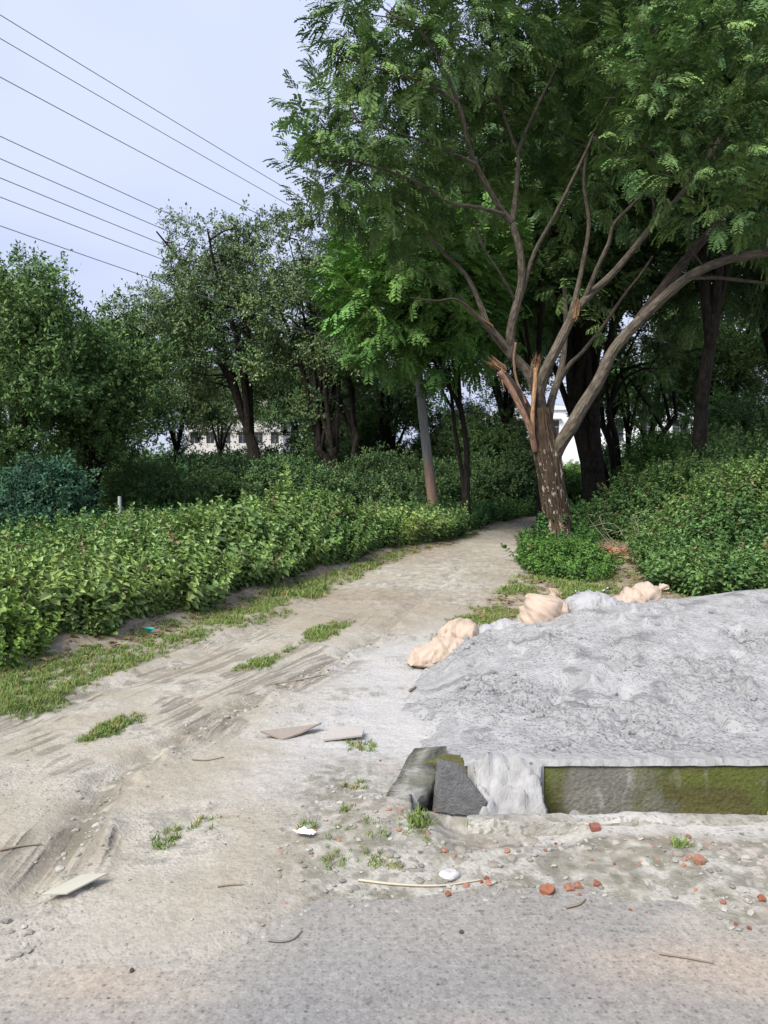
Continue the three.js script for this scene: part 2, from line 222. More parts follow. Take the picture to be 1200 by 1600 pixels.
// ---------------------------------------------------------------- heap of grey sand
const crestH = curve([[-0.9, -0.2], [-0.15, 0.02], [0.4, 0.15], [0.62, 0.27], [1.5, 0.5], [2.7, 0.615], [3.7, 0.655], [5, 0.7], [6.4, 0.5], [7.8, 0.05], [8.6, -0.2]]);
function sandTop(x, d) {
  const base = groundBase(x, d) + 0.03, dc = 6.9 + 0.17 * x;
  const H = crestH(x) + 0.05 * (n2(x * 1.4, 2, 61) - 0.5);
  let s;
  if (d < 4.45) { const spill = smooth(0.44, 0.52, x) * (1 - smooth(0.9, 0.96, x + 0.03 * (n2(d * 9, 1, 5) - 0.5))); s = spill > 0 ? lerp(-0.7, 0.1 - 0.75 * (4.45 - d), spill) + 0.13 * (fbm(x * 8, d * 9, 3, 33) - 0.5) + 0.12 * (fbm(x * 22, d * 24, 2, 34) - 0.5) - 0.07 * Math.exp(-((x - 0.66) ** 2) / 0.008 - ((d - 4.05) ** 2) / 0.02) : -0.7; if (d > 4.42 && x > 0.2) s = Math.max(s, lerp(0.075, 0.112, (d - 4.42) / 0.03)); }
  else if (d < dc) { const t = (d - 4.45) / (dc - 4.45); s = lerp(0.112, H, 0.25 * t + 0.75 * smooth(0, 1.08, t) / 0.985); s = Math.max(s, 0.108 - 0.02); }
  else { const t = (d - dc) / 1.9; s = lerp(H, base - 0.12, smooth(0, 1, t * 0.9 + 0.1 * t * t)); }
  // thin towards the track on the left
  const left = smooth(-0.35, 0.6, x - 0.16 * Math.abs(d - 5.4) + 0.25 * (n2(d * 2.2, 7, 9) - 0.5));
  const flat = base - 0.05;
  if (d >= 4.45) s = lerp(flat, s, left);
  const rough = smooth(0.42, 0.62, fbm(x * 1.3 + 3, d * 1.6, 3, 44));
  const body = d > 4.42 ? 0.12 + 0.88 * smooth(4.5, 4.8, d) : 0.5;
  s += body * (0.035 * (fbm(x * 2.2, d * 2.2, 3, 12) - 0.5) + 0.065 * rough * (fbm(x * 6, d * 6, 4, 14) - 0.45) + 0.04 * (0.15 + rough) * (fbm(x * 19, d * 19, 2, 15) - 0.5)) * clamp(left * 1.5);
  // hollows left by shovels and feet
  for (const [hx, hd, hr, hh] of HOLLOWS) { const q = ((x - hx) ** 2 + (d - hd) ** 2 * 0.7) / (hr * hr); if (q < 4) s += hh * Math.exp(-q * 1.6); }
  return s;
}
const HOLLOWS = []; { const r = rng(5); for (let k = 0; k < 120; k++) { const q = r(); HOLLOWS.push([0.2 + r() * 4.6, 4.85 + r() * 2.5, 0.04 + 0.12 * r() * r(), q < 0.6 ? -0.03 - 0.04 * r() : 0.03 + 0.04 * r()]); } }
{
  const heap = thing('sand_heap', 'low grey sand heap piled behind the mossy drain wall', 'sand heap');
  const xs = axis([[-0.7, 1], [4.6, 300], [8.6, 80]]), ds = axis([[3.87, 1], [4.425, 36], [4.445, 1], [4.5, 4], [7.9, 190], [9.4, 40]]);
  const W = 2048, H = 1216, X0 = -0.7, X1 = 8.6, D0 = 3.8, D1 = 9.4;
  const col = (x, d) => {
    const nA = fbm(x * 1.3 + 3, d * 1.6, 3, 44), nB = fbm(x * 9, d * 9, 3, 46), nC = fbm(x * 34, d * 34, 2, 48);
    let c = mix3([0.375, 0.37, 0.355], [0.45, 0.444, 0.427], smooth(0.3, 0.7, nB));
    const rough = smooth(0.45, 0.62, nA);
    c = mix3(c, [0.25, 0.243, 0.23], 0.7 * rough * smooth(0.4, 0.66, nB * 0.5 + nC * 0.5));
    c = mix3(c, [0.19, 0.19, 0.185], 0.75 * smooth(0.58, 0.72, fbm(x * 5, d * 7, 4, 49) * 0.75 + nC * 0.25) * smooth(4.55, 4.9, d));
    c = mix3(c, [0.22, 0.22, 0.215], 0.65 * Math.max(dots(x, d * 1.3, 17, 51, 0.3), dots(x * 0.8 + d * 0.6, d * 0.8 - x * 0.6, 36, 50)) * smooth(0.33, 0.5, nA) * smooth(4.45, 4.6, d));
    
    const k = 0.81 * (0.85 + 0.3 * nC); return [c[0] * k, c[1] * k, c[2] * k];
  };
  const map = dataTex(W, H, (i, j) => col(lerp(X0, X1, (i + 0.5) / W), lerp(D0, D1, (j + 0.5) / H)).map(toS), true);
  const sb = dataTex(W, H, (i, j) => { const x = lerp(X0, X1, (i + 0.5) / W), d = lerp(D0, D1, (j + 0.5) / H), rough = smooth(0.42, 0.62, fbm(x * 1.3 + 3, d * 1.6, 3, 44)); const h = 0.4 + (0.2 + 0.7 * rough) * (fbm(x * 24, d * 24, 4, 81) - 0.5) + 0.14 * (hash(i, j, 3) - 0.5) + 0.25 * smooth(4.45, 4.6, d) * Math.max(dots(x, d * 1.3, 17, 51, 0.3), dots(x * 0.8 + d * 0.6, d * 0.8 - x * 0.6, 36, 50)); return [h, h, h]; });
  map.wrapS = map.wrapT = sb.wrapS = sb.wrapT = THREE.ClampToEdgeWrapping;
  const keep = (x, d) => x < 0.46 && d < 4.52 || x > 0.95 && d < 4.424 ? false : d > 4.41 ? sandTop(x, d) > groundBase(x, d) - 0.1 : sandTop(x, d) > -0.55;
  part('sand', gridMesh(xs, ds, sandTop, keep, null, (x, d) => [(x - X0) / (X1 - X0), (d - D0) / (D1 - D0)]), std({ map, bumpMap: sb, bumpScale: 0.03, roughness: 1 }), heap);
  // loose clods lying on it
  const g = blob(new THREE.IcosahedronGeometry(1, 1), 0.35, 1.6, 3), r = rng(77), list = [];
  while (list.length < 2200) { const x = -0.2 + r() * 5.2, d = 4.55 + r() * 3.2, nA = fbm(x * 1.3 + 3, d * 1.6, 3, 44); if (sandTop(x, d) < ground(x, d) + 0.03 || r() > 0.03 + smooth(0.5, 0.62, nA) * smooth(0.4, 0.6, n2(x * 3, d * 3, 5))) continue; list.push([x, d]); }
  while (list.length < 2201) { const x = 0.47 + 0.46 * r(), d = 3.92 + 0.6 * r(); if (n2(x * 9, d * 9, 6) > 0.42) list.push([x, d]); }
  const m = new THREE.InstancedMesh(g, std({ color: 0xffffff, bumpMap: grainBump, bumpScale: 0.004, roughness: 1 }), list.length), q = new THREE.Object3D(), c = new THREE.Color();
  list.forEach(([x, d], k) => { const s = (0.004 + 0.026 * Math.pow(r(), 6)) * (k >= 2200 ? 0.75 : 1); q.position.set(x, sandTop(x, d) + s * 0.3, -d); q.rotation.set(r() * 6, r() * 6, r() * 6); q.scale.set(s * (0.8 + r() * 0.7), s * 0.8, s); q.updateMatrix(); m.setMatrixAt(k, q.matrix); const v = 0.25 + 0.1 * r(); m.setColorAt(k, c.setRGB(v, v, v * 0.98)); });
  m.name = 'clods'; m.userData.kind = 'stuff'; m.castShadow = m.receiveShadow = true; heap.add(m);
}

const flat = g => { const q = g.index ? g.toNonIndexed() : g; q.computeVertexNormals(); return q; };
// ---------------------------------------------------------------- roadside drain: mossy wall, near lip, culvert headwall
function roughBox(x0, x1, y0, y1, d0, d1, cell, amp, seed, edge = 0.012) { // a box whose faces are gridded, uv in metres, and whose surface and arrises are uneven
  const gs = [], w = x1 - x0, h = y1 - y0, t = d1 - d0;
  const g = new THREE.BoxGeometry(w, h, t, Math.max(1, Math.round(w / cell)), Math.max(1, Math.round(h / cell)), Math.max(1, Math.round(t / cell)));
  const p = g.attributes.position, nn = g.attributes.normal, uv = g.attributes.uv;
  for (let k = 0; k < p.count; k++) {
    let x = p.getX(k) + (x0 + x1) / 2, y = p.getY(k) + (y0 + y1) / 2, z = p.getZ(k) - (d0 + d1) / 2;
    uv.setXY(k, Math.abs(nn.getX(k)) > 0.5 ? z : x, Math.abs(nn.getY(k)) > 0.5 ? z : y);
    const ey = Math.min(Math.abs(y - y1), Math.abs(y - y0)) < 1e-4, ez = Math.abs(Math.abs(z + (d0 + d1) / 2) - t / 2) < 1e-4, ex = Math.min(Math.abs(x - x0), Math.abs(x - x1)) < 1e-4;
    const f = (q) => n3(x * 7 + q, y * 7 + z * 5, z * 7 + q, seed) - 0.5, f2 = (q) => n3(x * 26 + q, y * 26, z * 26 + q, seed) - 0.5;
    if (ey) y -= Math.sign(y - (y0 + y1) / 2) * edge * (ez || ex ? 0.7 : 0) * (0.6 + f2(3)); y += (f(9) * amp * 1.4 + f2(5) * amp * 0.5) * (Math.abs(y - y1) < edge + 0.001 ? 1 : 0);
    if (ez) z -= Math.sign(z + (d0 + d1) / 2) * edge * (ey || ex ? 0.5 : 0) * (0.6 + f2(8)); z += (f(1) + 0.5 * f2(2)) * amp; x += f(4) * amp * (ex ? 2 : 0.2);
    p.setXYZ(k, x, y, z);
  }
  g.computeVertexNormals(); return g;
}
{
  const mossMap = dataTex(1536, 512, (i, j) => { // 6 m by 2 m; v = 0 at y 0, repeats
    const u = i / 1536 * 6, v = j / 512 * 2, y = v > 1 ? v - 2 : v;
    const a = fbm(u * 1.6, y * 2.4, 4, 3), b = fbm(u * 9, y * 9, 4, 9), s = fbm(u * 11, y * 1.3, 3, 12), f = n2(u * 90, y * 90, 2);
    let c = mix3([0.15, 0.145, 0.115], [0.26, 0.255, 0.215], b);
    const bare = smooth(1.1, 1.2, u) * (1 - smooth(1.42, 1.5, u + 0.1 * (b - 0.5)));
    c = mix3(c, mix3([0.08, 0.076, 0.028], [0.15, 0.145, 0.045], b), clamp(smooth(0.33, 0.5, a * 0.7 + s * 0.3) * 0.95 * (1 - 0.92 * bare)));
    c = mix3(c, [0.13, 0.16, 0.035], 0.6 * smooth(0.6, 0.75, n2(u * 5, y * 6, 31)) * (1 - bare));
    c = mix3(c, [0.05, 0.048, 0.035], 0.6 * smooth(0.62, 0.78, s));
    c = mix3(c, [0.42, 0.41, 0.38], 0.4 * smooth(0.66, 0.8, fbm(u * 14, y * 5, 3, 77)) * (0.4 + bare));
    if (u < 1.0) c = mix3(c, [0.15, 0.19, 0.03], 0.55 * smooth(0.4, 0.6, b));
    const k = 0.85 + 0.3 * f; return c.map(q => toS(q * k)); }, true);
  mossMap.repeat.set(1 / 6, 0.5); mossMap.needsUpdate = true;
  const bump = grainBump.clone(); bump.repeat.set(2.4, 2.4); bump.needsUpdate = true;
  const moss = std({ map: mossMap, bumpMap: bump, bumpScale: 0.012, roughness: 0.95 });
  const paleMap = dataTex(512, 512, (i, j) => { const b = pfbm(i / 512, j / 512, 6, 5, 8), f = pfbm(i / 512, j / 512, 40, 3, 4); let c = mix3([0.36, 0.34, 0.285], [0.56, 0.54, 0.48], smooth(0.3, 0.65, b)); c = mix3(c, [0.2, 0.18, 0.14], 0.6 * smooth(0.58, 0.7, f)); return c.map(toS); }, true);
  const pale = std({ map: paleMap, bumpMap: bump, bumpScale: 0.015 });
  const drain = thing('roadside_drain', 'open concrete roadside drain with a moss covered back wall', 'drain');
  part('back_wall', roughBox(0.2, 9, -0.6, 0.1, 4.44, 4.6, 0.05, 0.012, 3), moss, drain);
  const lip = part('near_wall', roughBox(0.41, 9, -0.6, 0.065, 3.74, 3.85, 0.04, 0.022, 9, 0.03), pale, drain);
  part('channel_bed', roughBox(0.05, 9, -0.62, -0.5, 3.8, 4.5, 0.2, 0.03, 4), std({ color: new THREE.Color().setRGB(0.27, 0.25, 0.21), bumpMap: bump, bumpScale: 0.02 }), drain);
  // culvert headwall under the track: its slanting mossy top and the dark mouth below
  const hw = new MB(), N = 16;
  const headTop = (t, w) => V(lerp(-0.0, 0.215, t) + w * 0.17 - 0.03, lerp(0.03, 0.135, t) + 0.035 * (n2(t * 9, w * 4, 6) - 0.5) - 0.05 * w * (1 - t), -lerp(3.95, 4.62, t));
  for (let k = 0; k <= N; k++) { const t = k / N, a = headTop(t, 0), b = headTop(t, 1), cut = 0.06 * (n2(t * 11, 5, 2) - 0.5); const under = -0.1 - 0.35 * smooth(0.5, 0.95, t) ; hw.v(a.x - 0.01, a.y - 0.5, a.z, null, a.x, a.y - 0.5 + 1); hw.v(a.x, a.y, a.z, null, 1.2, t * 0.7); hw.v(b.x + cut, b.y, b.z, null, 1.3, t * 0.7); hw.v(b.x + cut, b.y + under, b.z, null, 1.42, t * 0.7); hw.v(b.x - 0.1, b.y + under - 0.03, b.z, null, b.x + 0.6, t * 0.7); }
  for (let k = 0; k < N; k++) for (let s = 0; s < 4; s++) { const o = k * 5 + s; hw.t(o, o + 5, o + 6); hw.t(o, o + 6, o + 1); }
  part('culvert_headwall', hw.geo(), moss, drain);
  // broken slab of hardened mud leaning in the drain
  const sr = rng(58), sp = []; for (let k = 0; k < 34; k++) { const y = -0.22 + 0.44 * sr(), w = lerp(0.2, 0.02, smooth(-0.1, 0.24, y)); sp.push(V(-0.15 + (w + 0.15) * sr(), y, (sr() - 0.5) * 0.12)); }
  const slab = flat(new ConvexGeometry(sp)); { const q = slab.attributes.position, u = slab.attributes.uv || new THREE.Float32BufferAttribute(new Float32Array(q.count * 2), 2); for (let k = 0; k < q.count; k++) u.setXY(k, q.getX(k) * 2, q.getY(k) * 2); slab.setAttribute('uv', u); }
  const sm = std({ color: new THREE.Color().setRGB(0.36, 0.36, 0.35), map: grainMap, bumpMap: bump, bumpScale: 0.04 });
  const sl = solo('broken_slab', slab, sm, 'broken grey slab leaning in the drain beside the culvert mouth', 'slab'); sl.position.set(0.4, -0.03, -4.27); sl.rotation.set(-0.4, -0.2, 0.02);
}

// ---------------------------------------------------------------- sacks lying along the heap
const weave = dataTex(512, 512, (i, j) => { const w = 0.88 + 0.06 * (((i >> 2) + (j >> 2)) & 1) + 0.05 * (hash(i >> 2, j >> 2, 3) - 0.5), dirt = smooth(0.48, 0.68, pfbm(i / 512, j / 512, 6, 4, 7)), dust = smooth(0.5, 0.7, pfbm(i / 512, j / 512, 3, 4, 17)); let c = [w, w, w]; c = mix3(c, [0.5, 0.46, 0.42], 0.55 * dirt); c = mix3(c, [0.85, 0.86, 0.88], 0.5 * dust); return c; });
weave.repeat.set(2, 2); weave.needsUpdate = true;
const peach = std({ color: new THREE.Color().setRGB(0.53, 0.42, 0.325), map: weave, bumpMap: weave, bumpScale: 0.004, roughness: 0.75 });
const whiteSack = std({ color: new THREE.Color().setRGB(0.42, 0.42, 0.415), map: weave, bumpMap: weave, bumpScale: 0.004, roughness: 0.6 });
function sackGeo(L, W, H, seed, neck = 0.3, folds = 1) { // a filled sack along x with a gathered mouth at +x and flat-sewn end at -x
  const m = new MB(), NU = 40, NV = 34;
  for (let i = 0; i <= NU; i++) { const u = i / NU, t = u * 2 - 1;
    let w = Math.pow(Math.max(0, 1 - Math.pow(Math.abs(t), 3.2)), 0.45); let hh = Math.pow(Math.max(0, 1 - Math.pow(Math.abs(t), 2.4)), 0.55);
    if (t > 1 - neck) { const q = (t - (1 - neck)) / neck; w = lerp(w, 0.16 + 0.22 * smooth(0.55, 1, q), smooth(0, 0.5, q)); hh = lerp(hh, 0.13 + 0.12 * smooth(0.55, 1, q), smooth(0, 0.5, q)); }
    if (t < -0.85) { w = Math.max(w, 0.55); hh = Math.max(hh * 0.6, 0.05); }
    for (let j = 0; j <= NV; j++) { const a = (j % NV) / NV * Math.PI * 2, ca = Math.cos(a), sa = Math.sin(a);
      let y = hh * H * 0.5 * Math.sign(sa) * Math.pow(Math.abs(sa), 0.8), z = w * W * 0.5 * Math.sign(ca) * Math.pow(Math.abs(ca), 0.85);
      const pl = folds * (0.035 * (n3(t * 4 + 3, ca * 2 + sa * 3 + 9, seed, seed) - 0.5) + 0.02 * (Math.abs(n3(t * 5 + ca * 2.5, sa * 4, seed + 2, seed + 3) - 0.5) * -2 + 0.5) + 0.012 * (Math.abs(n3(t * 13 + sa * 2, ca * 5, seed + 5, seed + 6) - 0.5) * -2 + 0.5)) * (0.4 + hh);
      const len = Math.hypot(y, z) || 1; y += y / len * pl; z += z / len * pl; if (y < 0) y *= 0.55;
      m.v(t * L / 2 + 0.03 * (n2(t * 3, a, seed) - 0.5), y + 0.24 * H, z, null, t * L, a * W / 3); } }
  for (let i = 0; i < NU; i++) for (let j = 0; j < NV; j++) { const o = i * (NV + 1) + j; m.t(o, o + 1, o + NV + 2); m.t(o, o + NV + 2, o + NV + 1); }
  return m.geo();
}
function sack(px, py, d, L, W, H, turn, tilt, mat, label, seed, neck) {
  const p = at(px, py, d); const s = thing('sand_sack', label, 'sack', p, 'sacks along the sand heap'); s.rotation.set(0, turn, tilt, 'YXZ');
  part('bag', sackGeo(L, W, H, seed, neck), mat, s);
  const tie = new THREE.TorusGeometry(0.05, 0.008, 6, 14); tie.rotateY(Math.PI / 2); tie.translate(L / 2 * (1 - neck * 0.55), 0.24 * H, 0); part('tie', tie, mat, s);
}
sack(690, 1034, 6.95, 0.6, 0.36, 0.26, 0.25, 0.2, peach, 'slumped peach sack at the low tip of the sand heap', 3, 0.25);
sack(720, 1010, 7.2, 0.46, 0.38, 0.32, -0.4, 0.05, peach, 'crumpled peach sack lying across another peach sack', 5, 0.3);
sack(786, 1003, 7.25, 0.62, 0.34, 0.26, 0.15, 0.18, whiteSack, 'flat white sack half buried in grey sand', 8, 0.2);
sack(868, 974, 7.3, 0.56, 0.44, 0.5, 0.35, 1.15, peach, 'upright peach sack with tied neck on the heap crest', 11, 0.34);
sack(926, 968, 7.45, 0.6, 0.4, 0.34, 0.1, -0.06, whiteSack, 'white sack next to the upright tied peach sack', 14, 0.2);
sack(1000, 952, 7.55, 0.7, 0.34, 0.3, 0.25, 0.45, peach, 'peach sack poking up alone over the heap crest', 17, 0.5);

// ---------------------------------------------------------------- small things lying about
const brickMats = [[0.36, 0.145, 0.085], [0.31, 0.13, 0.09], [0.4, 0.2, 0.135], [0.29, 0.145, 0.115]].map(c => std({ color: new THREE.Color().setRGB(...c), bumpMap: grainBump, bumpScale: 0.006 }));
const fragGeos = [1, 2, 3, 4].map(k => { const g = blob(new THREE.IcosahedronGeometry(0.55, 2), 0.5, 2.2, k * 7), q = g.attributes.position; for (let i = 0; i < q.count; i++) q.setXYZ(i, clamp(q.getX(i), -0.42, 0.5), clamp(q.getY(i) * 0.8, -0.3, 0.3), clamp(q.getZ(i), -0.4, 0.36)); const f = g.toNonIndexed ? g : g; f.computeVertexNormals(); return f; });
{
  const r = rng(12);
  const spots = [[854, 1399, 0.065, 'largest orange brick fragment on the verge'], [889, 1393, 0.045, 'brick fragment beside the largest orange one'], [903, 1388, 0.04], [933, 1384, 0.035], [1093, 1349, 0.055, 'lone upright brick chip on the pale verge'], [930, 1298, 0.06, 'flat brick chip on the near lip of the drain'], [700, 1400, 0.03], [1076, 1310, 0.026], [1190, 1408, 0.035], [1130, 1412, 0.025], [852, 1330, 0.02], [868, 1320, 0.016], [760, 1375, 0.022], [752, 1380, 0.018], [985, 1425, 0.02], [1010, 1430, 0.016], [1150, 1448, 0.018], [1170, 1452, 0.02], [906, 1404, 0.022], [640, 1185, 0.02], [594, 1190, 0.014], [1050, 1320, 0.016], [865, 1184, 0.018], [820, 1125, 0.016], [680, 1270, 0.02], [666, 1262, 0.024], [655, 1268, 0.018], [960, 1352, 0.015], [925, 1345, 0.014]];
  for (const [px, py, s, label] of spots) { let p = onGround(px, py); if (py < 1190 && px > 760) p = at(px, py, py < 1150 ? 4.95 : 4.5); const m = solo('brick_fragment', fragGeos[Math.floor(r() * 4)], brickMats[Math.floor(r() * 3)], label || 'small red brick chip scattered on the dusty verge', 'brick', 'brick chips on the verge'); m.position.copy(p); m.position.y += s * 0.25; m.rotation.set(r() * 0.6, r() * 6, r() * 0.6); m.scale.set(s, s * 0.9, s); }
  // rubble of broken bricks by the weeds
  for (let k = 0; k < 22; k++) { const p = onGround(956 + (r() - 0.5) * 62, 884 - r() * 12); const s = 0.08 + 0.1 * r(); const m = solo('broken_brick', fragGeos[Math.floor(r() * 4)], brickMats[Math.floor(r() * 4)], 'broken red brick in the rubble pile by the weeds', 'brick', 'rubble pile by the weeds'); m.position.copy(p); m.position.y += 0.05 + 0.22 * r() * (1 - Math.abs(k - 11) / 11); m.rotation.set(r() * 2, r() * 6, r() * 2); m.scale.setScalar(s); }
}
function sheetGeo(outline, thick, curl, seed) { const s = new THREE.Shape(outline.map(([a, b]) => new THREE.Vector2(a, b))); const g = new THREE.ExtrudeGeometry(s, { depth: thick, bevelEnabled: true, bevelSize: 0.002, bevelThickness: 0.001, bevelSegments: 1, steps: 1, curveSegments: 4 }); g.rotateX(-Math.PI / 2); const p = g.attributes.position; for (let k = 0; k < p.count; k++) { const x = p.getX(k), z = p.getZ(k); p.setY(k, p.getY(k) + curl * (x * x * 2 + (n2(x * 9 + 5, z * 9, seed) - 0.5) * 0.12)); } g.computeVertexNormals(); return g; }
const boardMat = std({ color: new THREE.Color().setRGB(0.40, 0.37, 0.33), bumpMap: grainBump, bumpScale: 0.004 }), boardDark = std({ color: new THREE.Color().setRGB(0.29, 0.25, 0.21), bumpMap: grainBump, bumpScale: 0.004 });
{ const p = onGround(536, 1152); const m = solo('plywood_piece', sheetGeo([[-0.13, -0.09], [0.12, -0.07], [0.14, 0.03], [0.06, 0.1], [-0.08, 0.09]], 0.012, 0.12, 3), boardMat, 'pale torn board lying on the grey sand beside a dark curled one', 'board'); m.position.copy(p); m.position.y += 0.022; m.rotation.set(0.1, 0.1, 0.02); }
{ const p = onGround(456, 1152); const m = solo('bark_strip', sheetGeo([[-0.2, -0.03], [-0.06, -0.06], [0.05, 0.0], [0.2, 0.05], [0.16, 0.09], [-0.02, 0.06], [-0.1, 0.05]], 0.012, 0.45, 6), boardDark, 'dark curled strip lying beside the pale torn board', 'board'); m.position.copy(p); m.position.y += 0.022; m.rotation.set(0.12, 0.12, 0.02); }
{ const p = onGround(120, 1388); const m = solo('cardboard_scrap', sheetGeo([[-0.12, -0.06], [-0.02, -0.07], [0.11, 0.05], [0.0, 0.075], [-0.05, 0.02]], 0.006, 0.12, 9), std({ color: new THREE.Color().setRGB(0.44, 0.42, 0.34) }), 'pale cardboard scrap on the dusty track edge near the asphalt', 'cardboard'); m.position.copy(p); m.position.y += 0.01; m.rotation.set(0.03, 0.15, 0.01); }
{ const p = onGround(476, 1308); const g = blob(new THREE.PlaneGeometry(0.1, 0.06, 14, 10), 0.1, 20, 3); const q = g.attributes.position; for (let k = 0; k < q.count; k++) q.setZ(k, 0.03 * n2(q.getX(k) * 45, q.getY(k) * 45, 4)); g.rotateX(-Math.PI / 2); g.computeVertexNormals(); const m = solo('paper_scrap', g, new THREE.MeshStandardMaterial({ color: new THREE.Color().setRGB(0.8, 0.8, 0.82), roughness: 0.8, side: THREE.DoubleSide }), 'crumpled white paper scrap on the weedy dirt', 'paper'); m.position.copy(p); m.position.y += 0.008; m.rotation.y = -0.5; }
{ const p = onGround(234, 1278); const m = solo('yellow_scrap', sheetGeo([[-0.03, -0.012], [0.02, -0.016], [0.032, 0.008], [-0.015, 0.02]], 0.003, 2, 5), std({ color: new THREE.Color().setRGB(0.6, 0.5, 0.22) }), 'tiny yellowish scrap on the dirt track', 'litter'); m.position.copy(p); m.position.y += 0.01; }
{ const r = rng(31), stone = std({ color: new THREE.Color().setRGB(0.62, 0.6, 0.56), bumpMap: grainBump, bumpScale: 0.006 });
  const a = solo('stone', blob(new THREE.IcosahedronGeometry(0.034, 2), 0.45, 30, 4), stone, 'white stone on the rubbly verge beside a stick', 'stone'); a.position.copy(onGround(703, 1372)); a.scale.y = 0.6; a.position.y += 0.012;
  const dull = std({ color: new THREE.Color().setRGB(0.33, 0.3, 0.25), bumpMap: grainBump, bumpScale: 0.006 });
  for (const [px, py, s] of [[608, 1337, 0.025], [655, 1377, 0.02], [770, 1352, 0.03], [720, 1330, 0.03], [800, 1343, 0.03], [1060, 1335, 0.025], [830, 1315, 0.035], [600, 1395, 0.018], [740, 1395, 0.02]]) { const m = solo('stone', blob(new THREE.IcosahedronGeometry(s, 2), 0.3, 22, Math.floor(py)), dull, 'dull earthy stone bedded in the rubbly verge', 'stone', 'earthy stones on the verge'); m.position.copy(onGround(px, py)); m.scale.y = 0.6; m.rotation.y = r() * 6; }
  const tar = std({ color: new THREE.Color().setRGB(0.07, 0.065, 0.06) });
  for (const [px, py, s] of [[721, 1469, 0.008], [206, 1520, 0.008]]) { const m = solo('tar_lump', blob(new THREE.IcosahedronGeometry(s, 1), 0.3, 60, Math.floor(px)), tar, 'small black lump lying on the asphalt', 'pebble', 'black lumps on the asphalt'); m.position.copy(onGround(px, py)); m.position.y = s * 0.5; }
}
const twigMat = std({ color: new THREE.Color().setRGB(0.25, 0.2, 0.145) }), dryMat = std({ color: new THREE.Color().setRGB(0.5, 0.44, 0.33) });
function stick(pxs, rad, mat, label, name = 'stick') { const pts = pxs.map(([x, y]) => { const p = onGround(x, y); p.y = Math.max(p.y, 0) + rad * 1.4; return p; }); const [c] = spline(pts, 5); const m = solo(name, new MB().tube(c, c.map((_, k) => rad * (1 - 0.5 * k / c.length)), 6, { bump: 0.25, seed: 4 }).geo(), mat, label, name === 'stick' ? 'stick' : 'strap'); return m; }
stick([[560, 1378], [620, 1385], [690, 1387], [752, 1378]], 0.006, dryMat, 'long pale stick lying along the rubbly verge');
stick([[340, 1388], [360, 1386], [380, 1384]], 0.004, twigMat, 'short dark twig where the dirt meets the asphalt');
stick([[0, 1332], [30, 1326], [66, 1322]], 0.006, twigMat, 'dark twig beside the wheel rut');
stick([[300, 1188], [325, 1189], [350, 1184]], 0.004, twigMat, 'thin twig in the middle of the dirt track');
stick([[885, 1428], [905, 1422], [915, 1412]], 0.006, twigMat, 'dark twig beside the orange brick fragments');
stick([[1030, 1505], [1070, 1511], [1115, 1520]], 0.004, twigMat, 'thin twig lying on the asphalt in pinkish dust');
stick([[420, 1478], [440, 1483], [458, 1478], [472, 1465]], 0.005, std({ color: new THREE.Color().setRGB(0.2, 0.19, 0.18) }), 'bent dark strap lying on the asphalt', 'rubber_strap');
stick([[430, 1070], [470, 1064], [510, 1056]], 0.007, twigMat, 'dark twig lying across the pale track');
stick([[640, 1082], [650, 1076]], 0.012, twigMat, 'short charred stick on the heap edge');
{ // litter caught in the weeds
  const r = rng(9); const cols = [[0.75, 0.78, 0.8, 'white'], [0.08, 0.15, 0.5, 'blue'], [0.05, 0.42, 0.4, 'teal'], [0.6, 0.72, 0.78, 'pale blue'], [0.12, 0.16, 0.45, 'dark blue']];
  [[1028, 908, 0, 0.13], [1050, 902, 1, 0.09], [1063, 906, 2, 0.08], [1058, 914, 4, 0.11], [1084, 911, 3, 0.09], [947, 923, 3, 0.1], [903, 930, 0, 0.12]].forEach(([px, py, c, s], k) => { const g = new THREE.PlaneGeometry(s, s * 0.8, 10, 8), q = g.attributes.position; for (let i = 0; i < q.count; i++) q.setZ(i, s * 0.5 * fbm(q.getX(i) / s * 4 + k * 9, q.getY(i) / s * 4, 2, k)); g.rotateX(-1.0); g.computeVertexNormals(); const m = solo('plastic_litter', g, new THREE.MeshStandardMaterial({ color: new THREE.Color().setRGB(cols[c][0], cols[c][1], cols[c][2]), roughness: 0.35, side: THREE.DoubleSide }), k > 4 ? (k === 5 ? 'pale plastic scrap on bare soil between the weeds' : 'white plastic scrap behind the upright peach sack') : `crumpled ${cols[c][3]} plastic scrap under the weeds behind the heap`, 'litter', 'litter under the weeds'); const p = onGround(px, py + 6); m.position.copy(p); m.position.y += 0.05; m.rotation.y = r() * 6; });
  const m = solo('plastic_litter', sheetGeo([[-0.05, -0.02], [0.04, -0.02], [0.05, 0.02], [-0.03, 0.03]], 0.003, 3, 2), std({ color: new THREE.Color().setRGB(0.05, 0.5, 0.42), roughness: 0.4 }), 'turquoise scrap on soil below the hedge', 'litter'); m.position.copy(onGround(234, 992)); m.position.y += 0.02;
}
